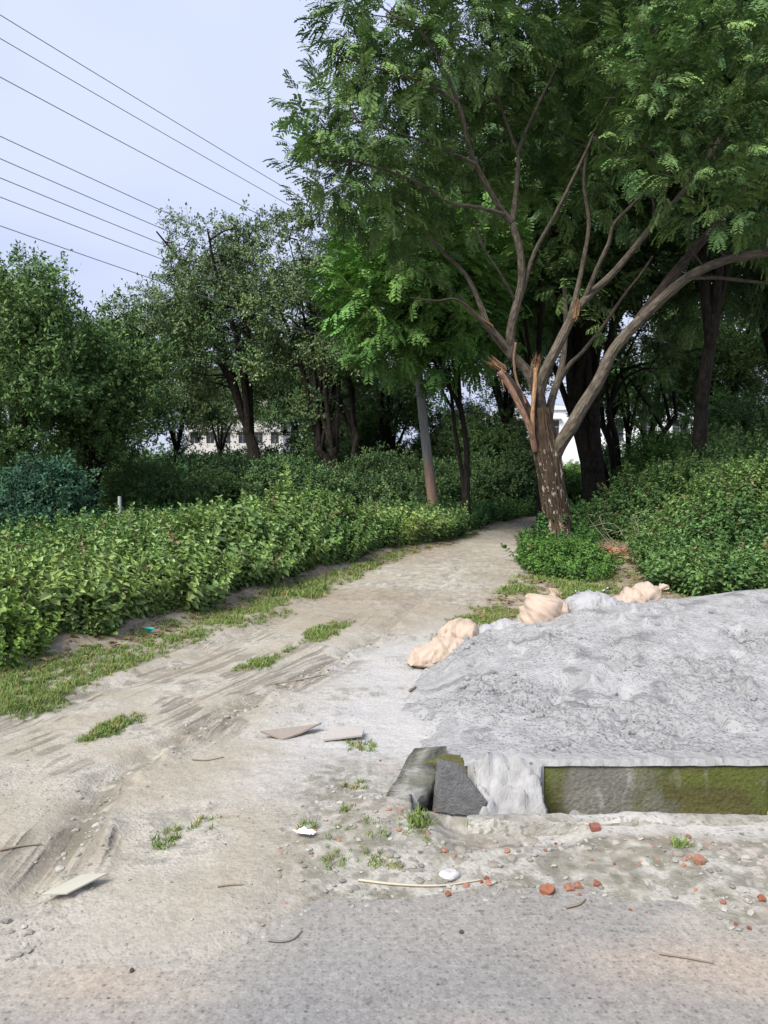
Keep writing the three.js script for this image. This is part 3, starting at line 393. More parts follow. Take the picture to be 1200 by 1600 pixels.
{ // gravel, chips and crumbs: nobody could count them
  const g = blob(new THREE.IcosahedronGeometry(1, 0), 0.3, 2, 5), r = rng(91), L = [];
  while (L.length < 5200) { const x = -4 + r() * 8, d = 2.7 + Math.pow(r(), 1.4) * 5.5; if (inDrain(x, d) || d < edgeLine(x) - 0.15 || (d > 3.7 && d < 4.65 && x > 0.1) || (x > 0 && d > 4.4 && sandTop(x, d) > ground(x, d))) continue; const vg = smooth(-0.7, -0.1, x) * (1 - smooth(3.9, 4.5, d)); const rut = Math.exp(-((x - rutX(d) - 0.08) ** 2) / 0.02); if (r() > 0.12 + vg + 0.7 * rut + 0.35 * smooth(0.55, 0.7, n2(x * 2.5, d * 2.5, 3))) continue; L.push([x, d, vg, rut]); }
  const m = new THREE.InstancedMesh(g, std({ color: 0xffffff, roughness: 1 }), L.length), q = new THREE.Object3D(), c = new THREE.Color();
  L.forEach(([x, d, vg, rut], k) => { const s = 0.0025 + (0.006 + 0.009 * vg + 0.015 * rut) * Math.pow(r(), 4); q.position.set(x, ground(x, d) + s * 0.25, -d); q.rotation.set(r() * 6, r() * 6, r() * 6); q.rotation.set((r() - 0.5) * 0.8, r() * 6, (r() - 0.5) * 0.8); q.scale.set(s * 1.4, s * 0.6, s); q.updateMatrix(); m.setMatrixAt(k, q.matrix); const v = 0.18 + 0.2 * r(); if (vg > 0.3 && r() < 0.22 * smooth(0.5, 0.75, n2(x * 2.4, d * 2.4, 19))) c.setRGB(0.33, 0.17, 0.115); else c.setRGB(v * 1.04, v, v * 0.86); m.setColorAt(k, c); });
  m.name = 'gravel'; m.userData.kind = 'stuff'; m.castShadow = m.receiveShadow = true; scene.add(m);
}

// ---------------------------------------------------------------- leaves
const leafMat = (c) => new THREE.MeshPhysicalMaterial({ color: new THREE.Color().setRGB(...c), roughness: 0.7, side: THREE.DoubleSide, specularIntensity: 0.3 });
function leaf(m, base, dir, up, len, wid, fold, tint) { // an ovate leaf: four triangles folded along its midrib
  const side = dir.clone().cross(up).normalize(), nrm = side.clone().cross(dir).normalize();
  const P = (l, w, h) => m.v(base.x + dir.x * l * len + side.x * w * wid + nrm.x * h, base.y + dir.y * l * len + side.y * w * wid + nrm.y * h, base.z + dir.z * l * len + side.z * w * wid + nrm.z * h, tint);
  const droop = -0.16 * len;
  for (const s of [-1, 1]) { const b = P(0, 0, 0), a1 = P(0.32, s * 0.5, fold), a2 = P(0.68, s * 0.36, fold * 0.6 + droop * 0.4), t = P(1, 0, droop); if (s > 0) { m.t(b, a1, a2); m.t(b, a2, t); } else { m.t(b, a2, a1); m.t(b, t, a2); } }
}
function rhomb(m, base, dir, up, len, wid, tint) { const side = dir.clone().cross(up).normalize(); const b = m.v(base.x, base.y, base.z, tint), l = m.v(base.x + dir.x * len * 0.5 + side.x * wid * 0.5, base.y + dir.y * len * 0.5 + side.y * wid * 0.5, base.z + dir.z * len * 0.5 + side.z * wid * 0.5, tint), r = m.v(base.x + dir.x * len * 0.5 - side.x * wid * 0.5, base.y + dir.y * len * 0.5 - side.y * wid * 0.5, base.z + dir.z * len * 0.5 - side.z * wid * 0.5, tint), t = m.v(base.x + dir.x * len, base.y + dir.y * len - 0.1 * len, base.z + dir.z * len, tint); m.t(b, l, t); m.t(b, t, r); }

const rv = (r, k = 1) => V((r() - 0.5) * 2 * k, (r() - 0.5) * 2 * k, (r() - 0.5) * 2 * k);
function weedSprig(seed, H, L, pairs) { const r = rng(seed), m = new MB(); let a0 = r() * 6;
  const top = V((r() - 0.5) * 0.12, H, (r() - 0.5) * 0.12); m.tube([V(0, -0.1, 0), top.clone().multiplyScalar(0.5).add(V(0.01, 0, 0)), top], [0.004, 0.003, 0.0015], 3, { cap: false, color: () => [0.8, 0.9, 0.7] });
  for (let k = 0; k < pairs; k++) { const t = (k + 0.5) / pairs, p = top.clone().multiplyScalar(t); a0 += 1.57 + (r() - 0.5) * 0.6; const l = L * (0.75 + 0.5 * r()) * (t > 0.85 ? 0.6 : 1);
    for (const s of [0, Math.PI]) { const an = a0 + s + (r() - 0.5) * 0.5, el = 0.1 + 0.9 * t * t + (r() - 0.5) * 0.7; const dir = V(Math.cos(an) * Math.cos(el), Math.sin(el), Math.sin(an) * Math.cos(el)); const q = 0.75 + 0.5 * r(); leaf(m, p, dir, V(0, 1, 0).add(rv(r, 0.35)), l, l * (0.6 + 0.2 * r()), 0.012, [q, q, q * (0.8 + 0.4 * r())]); } }
  return flat(m.geo()); }
function leafClump(seed, R, n, L) { const r = rng(seed), m = new MB(); // a leafy twig end of a broadleaved tree
  for (let q = 0; q < 5; q++) { const end = rv(r).normalize().multiplyScalar(R).add(V(0, R * 0.25, 0)); m.tube([V(0, 0, 0), end.clone().multiplyScalar(0.5).add(rv(r, R * 0.1)), end], [0.006, 0.004, 0.002], 3, { cap: false, color: () => [0.5, 0.42, 0.3] });
    for (let k = 0; k < n / 5; k++) { const p = end.clone().multiplyScalar(0.15 + 0.9 * r()).add(rv(r, R * 0.14)); const dir = rv(r).add(V(0, -0.15, 0)).add(end.clone().normalize().multiplyScalar(0.5)).normalize(); const g = 0.7 + 0.6 * r(); rhomb(m, p, dir, rv(r, 0.8).add(V(0, 1, 0)), L * (0.7 + 0.6 * r()), L * (0.4 + 0.15 * r()), [g, g, g * (0.75 + 0.4 * r())]); } }
  return flat(m.geo()); }
function pinnateSpray(seed, L, leaves, PL) { const r = rng(seed), m = new MB(); // twig with feathery compound leaves
  const end = V(L, 0.05, 0); m.tube([V(-0.1, 0, 0), V(L * 0.5, 0.04, 0), end], [0.006, 0.004, 0.002], 3, { cap: false, color: () => [0.55, 0.5, 0.35] });
  for (let k = 0; k < leaves; k++) { const t = (k + 0.6) / leaves, p = V(L * t, 0.05 * t, 0), s = k % 2 ? 1 : -1, an = s * (0.5 + 0.5 * r()) * (1 - 0.5 * t), droop = -0.15 - 0.5 * r(); const dir = V(Math.cos(an), droop, Math.sin(an)).normalize(), len = 0.17 + 0.1 * r(), side = V(-Math.sin(an), 0.1 * (r() - 0.5), Math.cos(an)), g = 0.75 + 0.5 * r();
    for (let q = 0; q < 5; q++) { const b = p.clone().addScaledVector(dir, len * (0.2 + 0.18 * q)); b.y -= 0.05 * (q / 4) ** 2; for (const w of [-1, 1]) { const d2 = side.clone().multiplyScalar(w).addScaledVector(dir, 0.55).add(V(0, -0.25 + 0.25 * r(), 0)).normalize(); rhomb(m, b, d2, V(0, 1, 0).add(rv(r, 0.3)), PL * (0.8 + 0.4 * r()), PL * 0.52, [g, g, g * (0.85 + 0.3 * r())]); } } }
  return flat(m.geo()); }
const WEEDS = [weedSprig(1, 0.34, 0.064, 10), weedSprig(2, 0.28, 0.056, 10), weedSprig(3, 0.42, 0.07, 11)];
const CLUMPS = [leafClump(4, 0.42, 75, 0.1), leafClump(5, 0.46, 70, 0.095)];
const SPRAYS = [pinnateSpray(6, 0.5, 7, 0.085), pinnateSpray(7, 0.45, 7, 0.092)];
function scatter(name, geo, mat, list, parent, r, tone) { // list: [position, direction, scale]
  const m = new THREE.InstancedMesh(geo, mat, list.length), M = new THREE.Matrix4(), Q = new THREE.Quaternion(), c = new THREE.Color(), Y = V(0, 1, 0);
  list.forEach(([p, dir, s, k = 1, axisX], i) => { if (axisX) { const X = dir.clone().normalize(), Z = X.clone().cross(Y); if (Z.lengthSq() < 1e-4) Z.set(0, 0, 1); Z.normalize(); const U = Z.clone().cross(X); const roll = (r() - 0.5) * 1.2; const U2 = U.clone().multiplyScalar(Math.cos(roll)).addScaledVector(Z, Math.sin(roll)); Q.setFromRotationMatrix(new THREE.Matrix4().makeBasis(X, U2, X.clone().cross(U2))); } else Q.setFromUnitVectors(Y, dir.clone().normalize()).multiply(new THREE.Quaternion().setFromAxisAngle(Y, r() * 6.283)); M.compose(p, Q, V(s * (0.8 + 0.4 * r()), s * (0.85 + 0.3 * r()), s * (0.8 + 0.4 * r()))); m.setMatrixAt(i, M); const t = tone(p, i); m.setColorAt(i, c.setRGB(t[0] * k, t[1] * k, t[2] * k)); });
  m.name = name; m.userData.kind = 'stuff'; m.castShadow = m.receiveShadow = true; parent.add(m); return m; }

// ---------------------------------------------------------------- weeds: the long thicket on one side of the track, the tall one on the other
const weedMat = leafMat([1, 1, 1]); weedMat.vertexColors = true;
const weedTone = (r, A, B) => p => { const n = clamp(fbm(p.x * 0.6, p.z * 0.6, 3, 8) * 1.6 - 0.3 + 0.35 * (r() - 0.5)); if (r() < 0.03) return [0.26, 0.2, 0.11]; const c = mix3(A, B, n), k = 0.75 + 0.5 * r(); return c.map(v => v * k); };
function thicket(name, area, n, top, r, A, B, Sc = [0.8, 1.3]) { // area(): [x, d] or null
  const lists = [[], [], []]; let guard = 0;
  while (lists[0].length + lists[1].length + lists[2].length < n && guard++ < n * 40) { const q = area(); if (!q) continue; const [x, d] = q, T = top(x, d); if (T < 0.08) continue; const g = ground(x, d), s = lerp(Sc[0], Sc[1], r()); const y = g + Math.max(0.0, (T - 0.25 * s)) * Math.pow(r(), 0.45) + (r() < 0.1 ? 0.24 * r() : 0); const e = 0.15; const gx = (top(x + e, d) - top(x - e, d)) / (2 * e), gd = (top(x, d + e) - top(x, d - e)) / (2 * e); const dir = V(-gx * 0.35 + (r() - 0.5) * 0.9, 1, gd * 0.35 + (r() - 0.5) * 0.9); lists[Math.floor(r() * 3)].push([V(x, y, -d), dir, s]); }
  const o = new THREE.Group(); o.name = name; o.userData = { kind: 'stuff' }; scene.add(o);
  lists.forEach((l, k) => scatter('weeds', WEEDS[k], weedMat, l, o, r, weedTone(r, A, B))); return o; }
const leftTop = (x, d) => { const h = hedgeEdge(d) - x + lerp(1, 0.35, smooth(11, 15, d)) * (fbm(x * 1.2, d * 1.2, 3, 5) - 0.5); return (0.5 - 0.28 * smooth(14, 18, d)) * lerp(0.62, 1, smooth(8.5, 13, d)) * lerp(1, 0.25, smooth(1.1, 3.2, h)) * smooth(-0.15, 0.9, h) * (0.05 + 2.0 * smooth(0.2, 0.8, fbm(x * 0.75, d * 0.75, 3, 17))) + 0.1 * smooth(0.0, 0.2, h); };
{
  const r = rng(101);
  thicket('weed_thicket', () => { const d = 5.6 + 13 * Math.pow(r(), 1.25), x = hedgeEdge(d) + 0.2 - 6.2 * Math.pow(r(), 1.35); return x < -0.62 * d - 0.5 ? null : [x, d]; }, 12500, leftTop, r, [0.11, 0.21, 0.062], [0.28, 0.37, 0.115], [0.65, 1.6]);
  thicket('weed_thicket_beyond', () => { const d = 15 + 17 * r(), x = hedgeEdge(d) + 0.1 - 12 * Math.pow(r(), 1.6); return x < -0.6 * d ? null : [x, d]; }, 4600, leftTop, r, [0.05, 0.125, 0.04], [0.105, 0.2, 0.06], [1, 1.6]);
}
const rightBase = curve([[9.6, 4.2], [10.6, 3.75], [12, 4.05], [14, 4.6], [15.5, 5.3], [17, 4.0], [19, 4.6], [24, 6.6], [30, 10.2]]);
const rightTop = (x, d) => { const h = x - rightBase(d) + 0.5 * (fbm(x * 1.4, d * 1.4, 2, 25) - 0.5); const tall = smooth(10.8, 13.2, d) * smooth(0.2, 1.6, h) * (1 - smooth(18, 22, d)); return smooth(-0.1, 0.35, h) * (0.34 + 1.15 * tall) * (0.65 + 0.7 * fbm(x * 0.9, d * 0.9, 3, 27)) * smooth(9.7, 10.3, d); };
{
  const r = rng(202);
  thicket('tall_weed_thicket', () => { const d = 9.7 + 9.5 * Math.pow(r(), 1.1), x = rightBase(d) + 5.5 * Math.pow(r(), 1.2); return x > 0.62 * d + 0.6 ? null : [x, d]; }, 9000, rightTop, r, [0.085, 0.175, 0.055], [0.185, 0.28, 0.085]);
  thicket('weed_thicket_under_trees', () => { const d = 17 + 14 * r(), x = rightBase(d) - 0.3 + 9 * Math.pow(r(), 1.3); return x > 0.6 * d + 1 ? null : [x, d]; }, 2600, (x, d) => 0.55 * (0.4 + fbm(x, d, 2, 6)), r, [0.05, 0.13, 0.04], [0.1, 0.2, 0.06], [1, 1.6]);
}
function weedClump(cx, cd, rx, rd, H, n, label, A, B, seed) { const r = rng(seed), lists = [[], []]; const o = thing('weed_clump', label, 'weeds', V(cx, ground(cx, cd), -cd)); 
  for (let k = 0; k < n; k++) { const a = r() * 6.283, q = Math.sqrt(r()), x = Math.cos(a) * q * rx, d = Math.sin(a) * q * rd, T = H * (1 - q * q * 0.8) * (0.6 + 0.8 * n2((cx + x) * 3, (cd + d) * 3, seed)); const s = 0.7 + 0.5 * r(); lists[k % 2].push([V(x, ground(cx + x, cd + d) - ground(cx, cd) + Math.max(0, T - 0.2) * Math.pow(r(), 0.5), -d), V(x / rx * 0.5 + (r() - 0.5) * 0.7, 1, -d / rd * 0.5 + (r() - 0.5) * 0.7), s]); }
  lists.forEach((l, k) => scatter('leaves', WEEDS[k], weedMat, l, o, r, weedTone(r, A, B))); }
weedClump(2.85, 12.2, 0.68, 1.2, 0.4, 420, 'low green weeds growing round the foot of the broken tree', [0.07, 0.165, 0.04], [0.13, 0.245, 0.058], 31);
weedClump(5.0, 10.6, 0.9, 0.5, 0.42, 260, 'bright yellowish green weeds just behind the sand heap', [0.13, 0.24, 0.05], [0.2, 0.32, 0.07], 32);
weedClump(3.35, 14.9, 0.7, 0.8, 0.55, 220, 'dark weeds beside the broken tree trunk', [0.045, 0.125, 0.04], [0.085, 0.185, 0.05], 33);
weedClump(1.62, 22.2, 0.9, 0.7, 0.5, 160, 'weeds crowding the foot of the leaning pole', [0.05, 0.125, 0.04], [0.09, 0.19, 0.05], 34);
weedClump(-3.7, 7.1, 0.5, 0.5, 0.5, 200, 'pale green weeds at the near end of the hedge above the soil bank', [0.14, 0.25, 0.058], [0.22, 0.33, 0.075], 35);
// dry stems poking out of the tall weeds
{ const r = rng(63); const o = thing('dry_bramble', 'bare dry stems tangled in the weeds beside the rubble', 'bramble', V(4.7, ground(4.7, 14), -14)); for (let k = 0; k < 24; k++) { const a = V((r() - 0.4) * 1.1, 0.0, (r() - 0.5) * 1.0), l = 0.45 + 0.5 * r(), b = a.clone().add(V((r() - 0.75) * 1.1 * l, l * 0.7, (r() - 0.3) * l * 0.7)), c = b.clone().add(V((r() - 0.6) * l, -0.1 + 0.3 * r(), (r() - 0.4) * l)); const [q] = spline([a, b, c], 4); part('stem', new MB().tube(q, q.map((_, i) => 0.0055 * (1 - 0.7 * i / q.length)), 4).geo(), dryMat, o); } }
// short grass
{
  const m0 = new MB(), r0 = rng(3); for (let k = 0; k < 11; k++) { const a = r0() * 6.28, q = 0.03 * Math.sqrt(r0()), x = Math.cos(a) * q, z = Math.sin(a) * q, h = 0.022 + 0.032 * r0(), lx = (r0() - 0.5) * 0.06, lz = (r0() - 0.5) * 0.06, w = 0.0035, g = 0.75 + 0.5 * r0(), t = [g, g, g * 0.9]; const wx = Math.cos(a + 1) * w, wz = Math.sin(a + 1) * w; const A = m0.v(x - wx, 0, z - wz, t), B = m0.v(x + wx, 0, z + wz, t), C = m0.v(x + lx * 0.4 - wx * 0.8, h * 0.6, z + lz * 0.4 - wz * 0.8, t), D = m0.v(x + lx * 0.4 + wx * 0.8, h * 0.6, z + lz * 0.4 + wz * 0.8, t), E = m0.v(x + lx, h, z + lz, t); m0.t(A, B, D); m0.t(A, D, C); m0.t(C, D, E); }
  const tuft = flat(m0.geo()), r = rng(71), L = []; let guard = 0;
  while (L.length < 11000 && guard++ < 900000) { const d = 4.9 + 15 * Math.pow(r(), 1.6), x = -0.56 * d + r() * 1.12 * d; const g = grassMask(x, d); if (r() > g || (x > -0.1 && d < 9 && sandTop(x, d) > ground(x, d) - 0.02)) continue; L.push([V(x, ground(x, d) - 0.004, -d), V((r() - 0.5) * 0.5, 1, (r() - 0.5) * 0.5), (0.55 + 0.6 * r()) * (0.6 + 0.5 * g) * (d > 10 ? 1.6 : 1)]); }
  for (const [px, py, n, sp, sc] of [[255, 1320, 14, 0.06, 0.7], [320, 1290, 10, 0.08, 0.6], [270, 1300, 8, 0.04, 0.6], [525, 1345, 8, 0.05, 0.6], [510, 1332, 6, 0.05, 0.5], [565, 1167, 26, 0.09, 0.7], [555, 1230, 12, 0.06, 0.7], [480, 1292, 8, 0.04, 0.7], [580, 1318, 16, 0.2, 0.55], [620, 1300, 16, 0.16, 0.55], [655, 1290, 7, 0.03, 1.5], [1062, 1322, 8, 0.03, 0.8], [540, 1265, 8, 0.04, 0.6], [600, 1345, 12, 0.08, 0.7]]) for (let k = 0; k < n; k++) { const p = onGround(px, py); p.x += (r() - 0.5) * 2 * sp; p.z += (r() - 0.5) * 2 * sp; p.y = ground(p.x, -p.z) - 0.004; L.push([p, V((r() - 0.5) * 0.6, 1, (r() - 0.5) * 0.6), sc * (0.7 + 0.6 * r())]); }
  const o = new THREE.Group(); o.name = 'grass'; o.userData = { kind: 'stuff' }; scene.add(o);
  scatter('grass', tuft, weedMat, L, o, r, p => { const t = r(), k = 0.8 + 0.4 * r(), dry = r() < 0.12; return dry ? [0.3 * k, 0.26 * k, 0.12 * k] : mix3([0.12, 0.185, 0.055], [0.225, 0.29, 0.095], t).map(v => v * k); });
  // dead leaves and stalks on the soil under the weeds
  const s2 = new MB(); s2.tube([V(-0.07, 0, 0), V(0, 0.008, 0.01), V(0.08, 0, 0)], [0.002, 0.0025, 0.0015], 3, { cap: false, color: () => [1, 1, 1] }); leaf(s2, V(0.02, 0.01, 0), V(0.6, 0.1, 0.7), V(0, 1, 0), 0.06, 0.03, 0.006, [0.8, 0.7, 0.6]); const lit = flat(s2.geo()), LL = [];
  guard = 0; while (LL.length < 2600 && guard++ < 200000) { const d = 6 + 10 * r(), x = -0.55 * d + r() * 1.1 * d; const h = hedgeEdge(d) - x, q = x - rightEdge(d); if (!((h > -0.45 && h < 0.5) || (q > 0.2 && d > 8.6)) || (x > -0.1 && d < 9.3 && sandTop(x, d) > ground(x, d) - 0.02)) continue; LL.push([V(x, ground(x, d) + 0.004, -d), V((r() - 0.5) * 0.3, 1, (r() - 0.5) * 0.3), 0.6 + 1.1 * r()]); }
  const l2 = new THREE.Group(); l2.name = 'leaf_litter'; l2.userData = { kind: 'stuff' }; scene.add(l2); scatter('leaf_litter', lit, weedMat, LL, l2, r, () => { const k = 0.7 + 0.6 * r(); return mix3([0.2, 0.13, 0.075], [0.42, 0.34, 0.23], r()).map(v => v * k); });
}

// ---------------------------------------------------------------- trees
const bark = (c, bs = 0.03) => std({ color: new THREE.Color().setRGB(...c), map: barkMap, bumpMap: barkBump, bumpScale: bs });
const darkBark = bark([0.045, 0.039, 0.032]), greyBark = bark([0.20, 0.175, 0.145]), midBark = bark([0.15, 0.125, 0.1]);
const crownMat = leafMat([1, 1, 1]); crownMat.vertexColors = true;
function fill(list, c, R, n, r, flatY, tall, axisX, sMin, sMax) { // leafy sprays through a rounded mass, denser towards its outside
  const k = 0.75 + 0.5 * r();
  for (let i = 0; i < n; i++) { const u = rv(r); if (u.lengthSq() > 1) { i--; continue; } const l = u.length(); if (l < 0.45 && r() < 0.6) { i--; continue; } const p = V(c.x + u.x * R, c.y + u.y * R * flatY, c.z + u.z * R); const dir = u.clone().multiplyScalar(1 / (l + 0.01)).add(V(0, tall, 0)).add(rv(r, 0.7)).normalize(); list.push([p, dir, lerp(sMin, sMax, r()), k * (0.8 + 0.4 * r()), axisX]); } }
const toneOf = (r, A, B) => () => mix3(A, B, r());
function attach(mb, from, to, r0, r, sag = 0.25) { const mid = from.clone().lerp(to, 0.5).add(V((r() - 0.5) * 0.4, sag * from.distanceTo(to) * (r() - 0.3), (r() - 0.5) * 0.4)); const [q] = spline([from, mid, to], 4); mb.tube(q, q.map((_, i) => r0 * (1 - 0.75 * i / (q.length - 1))), 5, { cap: false }); }
function tree(o) {
  const r = rng(o.seed), ob = onGroundAt(o.X, o.d), g = thing(o.name || 'tree', o.label, 'tree', ob, o.group);
  const px2m = o.d / FOCAL, H = at(o.X, o.top, o.d).y - ob.y, B = at(o.X, o.bot, o.d).y - ob.y, R = o.half * px2m, off = (o.off || 0) * px2m;
  const mat = o.bark || darkBark, stems = o.stems || 1, tops = [];
  const cc = V(off, (H + B) / 2, o.offz || 0), ry = (H - B) / 2;
  for (let s = 0; s < stems; s++) { // trunks, each forking into limbs
    const a0 = r() * 6.28, spread = stems > 1 ? (o.spread ?? 0.3) : 0, bx = Math.cos(a0 + s * 2.4) * spread * 0.35, bz = Math.sin(a0 + s * 2.4) * spread * 0.35;
    const fork = B * (o.fork ?? 0.75) * (0.85 + 0.3 * r()) + 0.4, lean = V(Math.cos(a0 + s * 2.4) * spread + off * 0.25, 0, Math.sin(a0 + s * 2.4) * spread);
    const r0 = o.r * (s ? 0.6 + 0.3 * r() : 1), P = [V(bx, -0.15, bz), V(bx * 1.1 + lean.x * 0.2, fork * 0.35, bz * 1.1 + lean.z * 0.2), V(bx + lean.x * 0.6 + (r() - 0.5) * 0.2, fork * 0.7, bz + lean.z * 0.6), V(bx + lean.x * 1.2, fork, bz + lean.z * 1.2)];
    const [q, rr] = spline(P, 4, [r0 * 1.25, r0, r0 * 0.9, r0 * 0.78]); part('trunk', new MB().tube(q, rr, 10, { bump: 0.12, seed: o.seed + s, vs: 0.7 }).geo(), mat, g);
    const nl = o.limbs || 4; for (let k = 0; k < nl; k++) { const a = a0 + k * 6.283 / nl + s * 1.3 + (r() - 0.5) * 0.8, end = V(cc.x + Math.cos(a) * R * (0.35 + 0.35 * r()), cc.y + ry * (-0.25 + 1.0 * r()), cc.z + Math.sin(a) * R * 0.55), st = q[q.length - 1 - Math.floor(r() * 3)]; const m1 = st.clone().lerp(end, 0.35).add(V(0, 0.1 * H * (0.2 + r()), 0)), m2 = st.clone().lerp(end, 0.7).add(V((r() - 0.5) * 0.5, 0.06 * H, (r() - 0.5) * 0.5)); const [lq, lr] = spline([st, m1, m2, end], 4, [r0 * 0.6, r0 * 0.42, r0 * 0.28, r0 * 0.12]); part('limb', new MB().tube(lq, lr, 7, { bump: 0.1, seed: o.seed + k, vs: 0.7 }).geo(), mat, g); tops.push(...lq.slice(3)); }
  }
  const mb = new MB(), lists = [[], []], nb = Math.round(o.blobs * 1.5);
  for (let k = 0; k < nb; k++) { let u; do { u = rv(r); } while (u.lengthSq() > 1 || u.lengthSq() < 0.12); const c = V(cc.x + u.x * R * 0.88, cc.y + u.y * ry * 0.92, cc.z + u.z * R * 0.8), br = R * (o.br || 0.32) * (0.45 + 0.75 * r());
    const under = tops.filter(t => t.y < c.y + 0.3); const near = (under.length ? under : tops).reduce((b, t) => t.distanceToSquared(c) < b.distanceToSquared(c) ? t : b); attach(mb, near, c, Math.max(0.012, o.r * 0.16), r);
    fill(lists[k % 2], c, br, Math.round((o.dens || 30) * (br / 1.2) ** 2 * (0.7 + 0.6 * r())), r, 0.72, o.tall ?? 0.3, !!o.pinnate, ...(o.size || [0.9, 1.4])); }
  if (mb.i.length) { const b = part('branches', mb.geo(), mat, g); b.userData.kind = 'stuff'; }
  const [A, C] = o.tone; lists.forEach((l, k) => scatter('crown', (o.pinnate ? SPRAYS : CLUMPS)[k], crownMat, l, g, r, toneOf(r, A, C)));
  return g;
}
function onGroundAt(px, d) { const x = (px - CX) / FOCAL * d; return V(x, ground(x, d), -d); }
const GREEN = { dark: [[0.06, 0.125, 0.052], [0.145, 0.23, 0.085]], mid: [[0.075, 0.155, 0.056], [0.17, 0.27, 0.088]], bright: [[0.085, 0.19, 0.048], [0.16, 0.29, 0.07]], olive: [[0.08, 0.145, 0.062], [0.17, 0.24, 0.095]] };
const GL = 'trees beyond the weed thicket', GR = 'trees behind the broken tree';
[
  { X: 25, d: 20, top: 380, half: 125, bot: 740, off: -10, r: 0.2, blobs: 34, tone: GREEN.mid, label: 'mid green leafy tree above the bluish bush beyond the hedge', dens: 46 },
  { X: 132, d: 23, top: 445, half: 125, bot: 720, off: 10, r: 0.18, stems: 2, blobs: 34, tone: GREEN.mid, label: 'leafy tree on twin dark trunks beyond the hedge', dens: 46 },
  { X: 410, d: 28, top: 325, half: 140, bot: 650, off: -80, r: 0.23, blobs: 40, tone: GREEN.olive, label: 'tall thin crowned tree with a straight trunk beyond the hedge', dens: 32, br: 0.26, limbs: 6 },
  { X: 543, d: 27, top: 310, half: 120, bot: 670, off: -50, r: 0.19, stems: 4, spread: 0.5, blobs: 36, tone: GREEN.olive, label: 'dark tree with several trunks fanning from one foot', dens: 40, br: 0.28 },
  { X: 728, d: 19.5, top: 345, half: 140, bot: 575, off: -75, r: 0.08, stems: 2, blobs: 34, tone: GREEN.bright, pinnate: true, label: 'bright green feathery tree hanging over the leaning pole', dens: 60, size: [1.1, 1.6], tall: 0 },
  { X: 278, d: 34, top: 500, half: 95, bot: 690, r: 0.13, blobs: 22, tone: GREEN.olive, label: 'low round tree behind the tall thin crowned tree', dens: 26 },
  { X: 345, d: 41, top: 560, half: 90, bot: 690, r: 0.14, blobs: 20, tone: GREEN.olive, label: 'small tree in front of the grey apartment block', dens: 20 },
  { X: 470, d: 38, top: 500, half: 110, bot: 700, r: 0.16, blobs: 28, tone: GREEN.dark, label: 'dark dense tree behind the many trunked tree', dens: 40 },
  { X: 610, d: 33, top: 470, half: 100, bot: 690, r: 0.18, stems: 2, blobs: 26, tone: GREEN.dark, label: 'dark tree filling the gap behind the leaning pole', dens: 36 },
  { X: -60, d: 30, top: 430, half: 130, bot: 700, r: 0.2, blobs: 24, tone: GREEN.mid, label: 'leafy tree half cut off behind the mid green tree', dens: 36 },
  { X: 185, d: 31, top: 500, half: 90, bot: 700, r: 0.16, blobs: 24, tone: GREEN.dark, label: 'dark tree between the twin trunk tree and the tall thin one', dens: 40 },
].forEach((t, k) => tree({ name: 'leafy_tree', seed: 300 + k * 7, group: GL, ...t }));
[
  { X: 1086, d: 18.5, top: -260, half: 300, bot: 440, off: 90, r: 0.17, limbs: 6, blobs: 70, dens: 46, br: 0.24, pinnate: true, tone: GREEN.dark, size: [1.0, 1.5], label: 'tall dark trunked tree standing in the tall weeds' },
  { X: 938, d: 24, top: 90, half: 260, bot: 520, off: -30, r: 0.3, stems: 4, spread: 0.45, fork: 0.55, limbs: 4, blobs: 52, dens: 40, br: 0.26, pinnate: true, tone: GREEN.dark, size: [1.2, 1.8], label: 'old tree with a thick fused black trunk behind the broken tree' },
  { X: 976, d: 27, top: 500, half: 90, bot: 640, r: 0.17, stems: 6, spread: 1.1, fork: 0.8, limbs: 3, blobs: 18, dens: 30, pinnate: true, tone: GREEN.mid, size: [1.1, 1.6], label: 'vase shaped tree with many dark rising stems' },
  { X: 1215, d: 23, top: 60, half: 230, bot: 500, r: 0.3, limbs: 5, blobs: 44, dens: 40, br: 0.26, pinnate: true, tone: GREEN.dark, size: [1.2, 1.8], label: 'dark feathery tree at the end of the tall weeds' },
  { X: 790, d: 33, top: 330, half: 150, bot: 610, r: 0.18, limbs: 5, blobs: 34, dens: 34, tone: GREEN.dark, label: 'dark tree beyond the bend of the track' },
  { X: 846, d: 22, top: 280, half: 150, bot: 520, off: -40, r: 0.11, limbs: 4, blobs: 26, dens: 40, br: 0.3, pinnate: true, tone: GREEN.mid, size: [1.1, 1.6], label: 'slender tree just behind the broken tree at the track bend' },
  { X: 1130, d: 33, top: 420, half: 160, bot: 640, r: 0.2, limbs: 5, blobs: 30, dens: 36, tone: GREEN.mid, label: 'leafy tree behind the tall dark trunk' },
  { X: 1010, d: 38, top: 520, half: 120, bot: 670, r: 0.15, limbs: 4, blobs: 20, dens: 24, tone: GREEN.bright, label: 'small bright tree beyond the vase shaped tree' },
].forEach((t, k) => tree({ name: 'shade_tree', seed: 500 + k * 11, group: GR, ...t }));

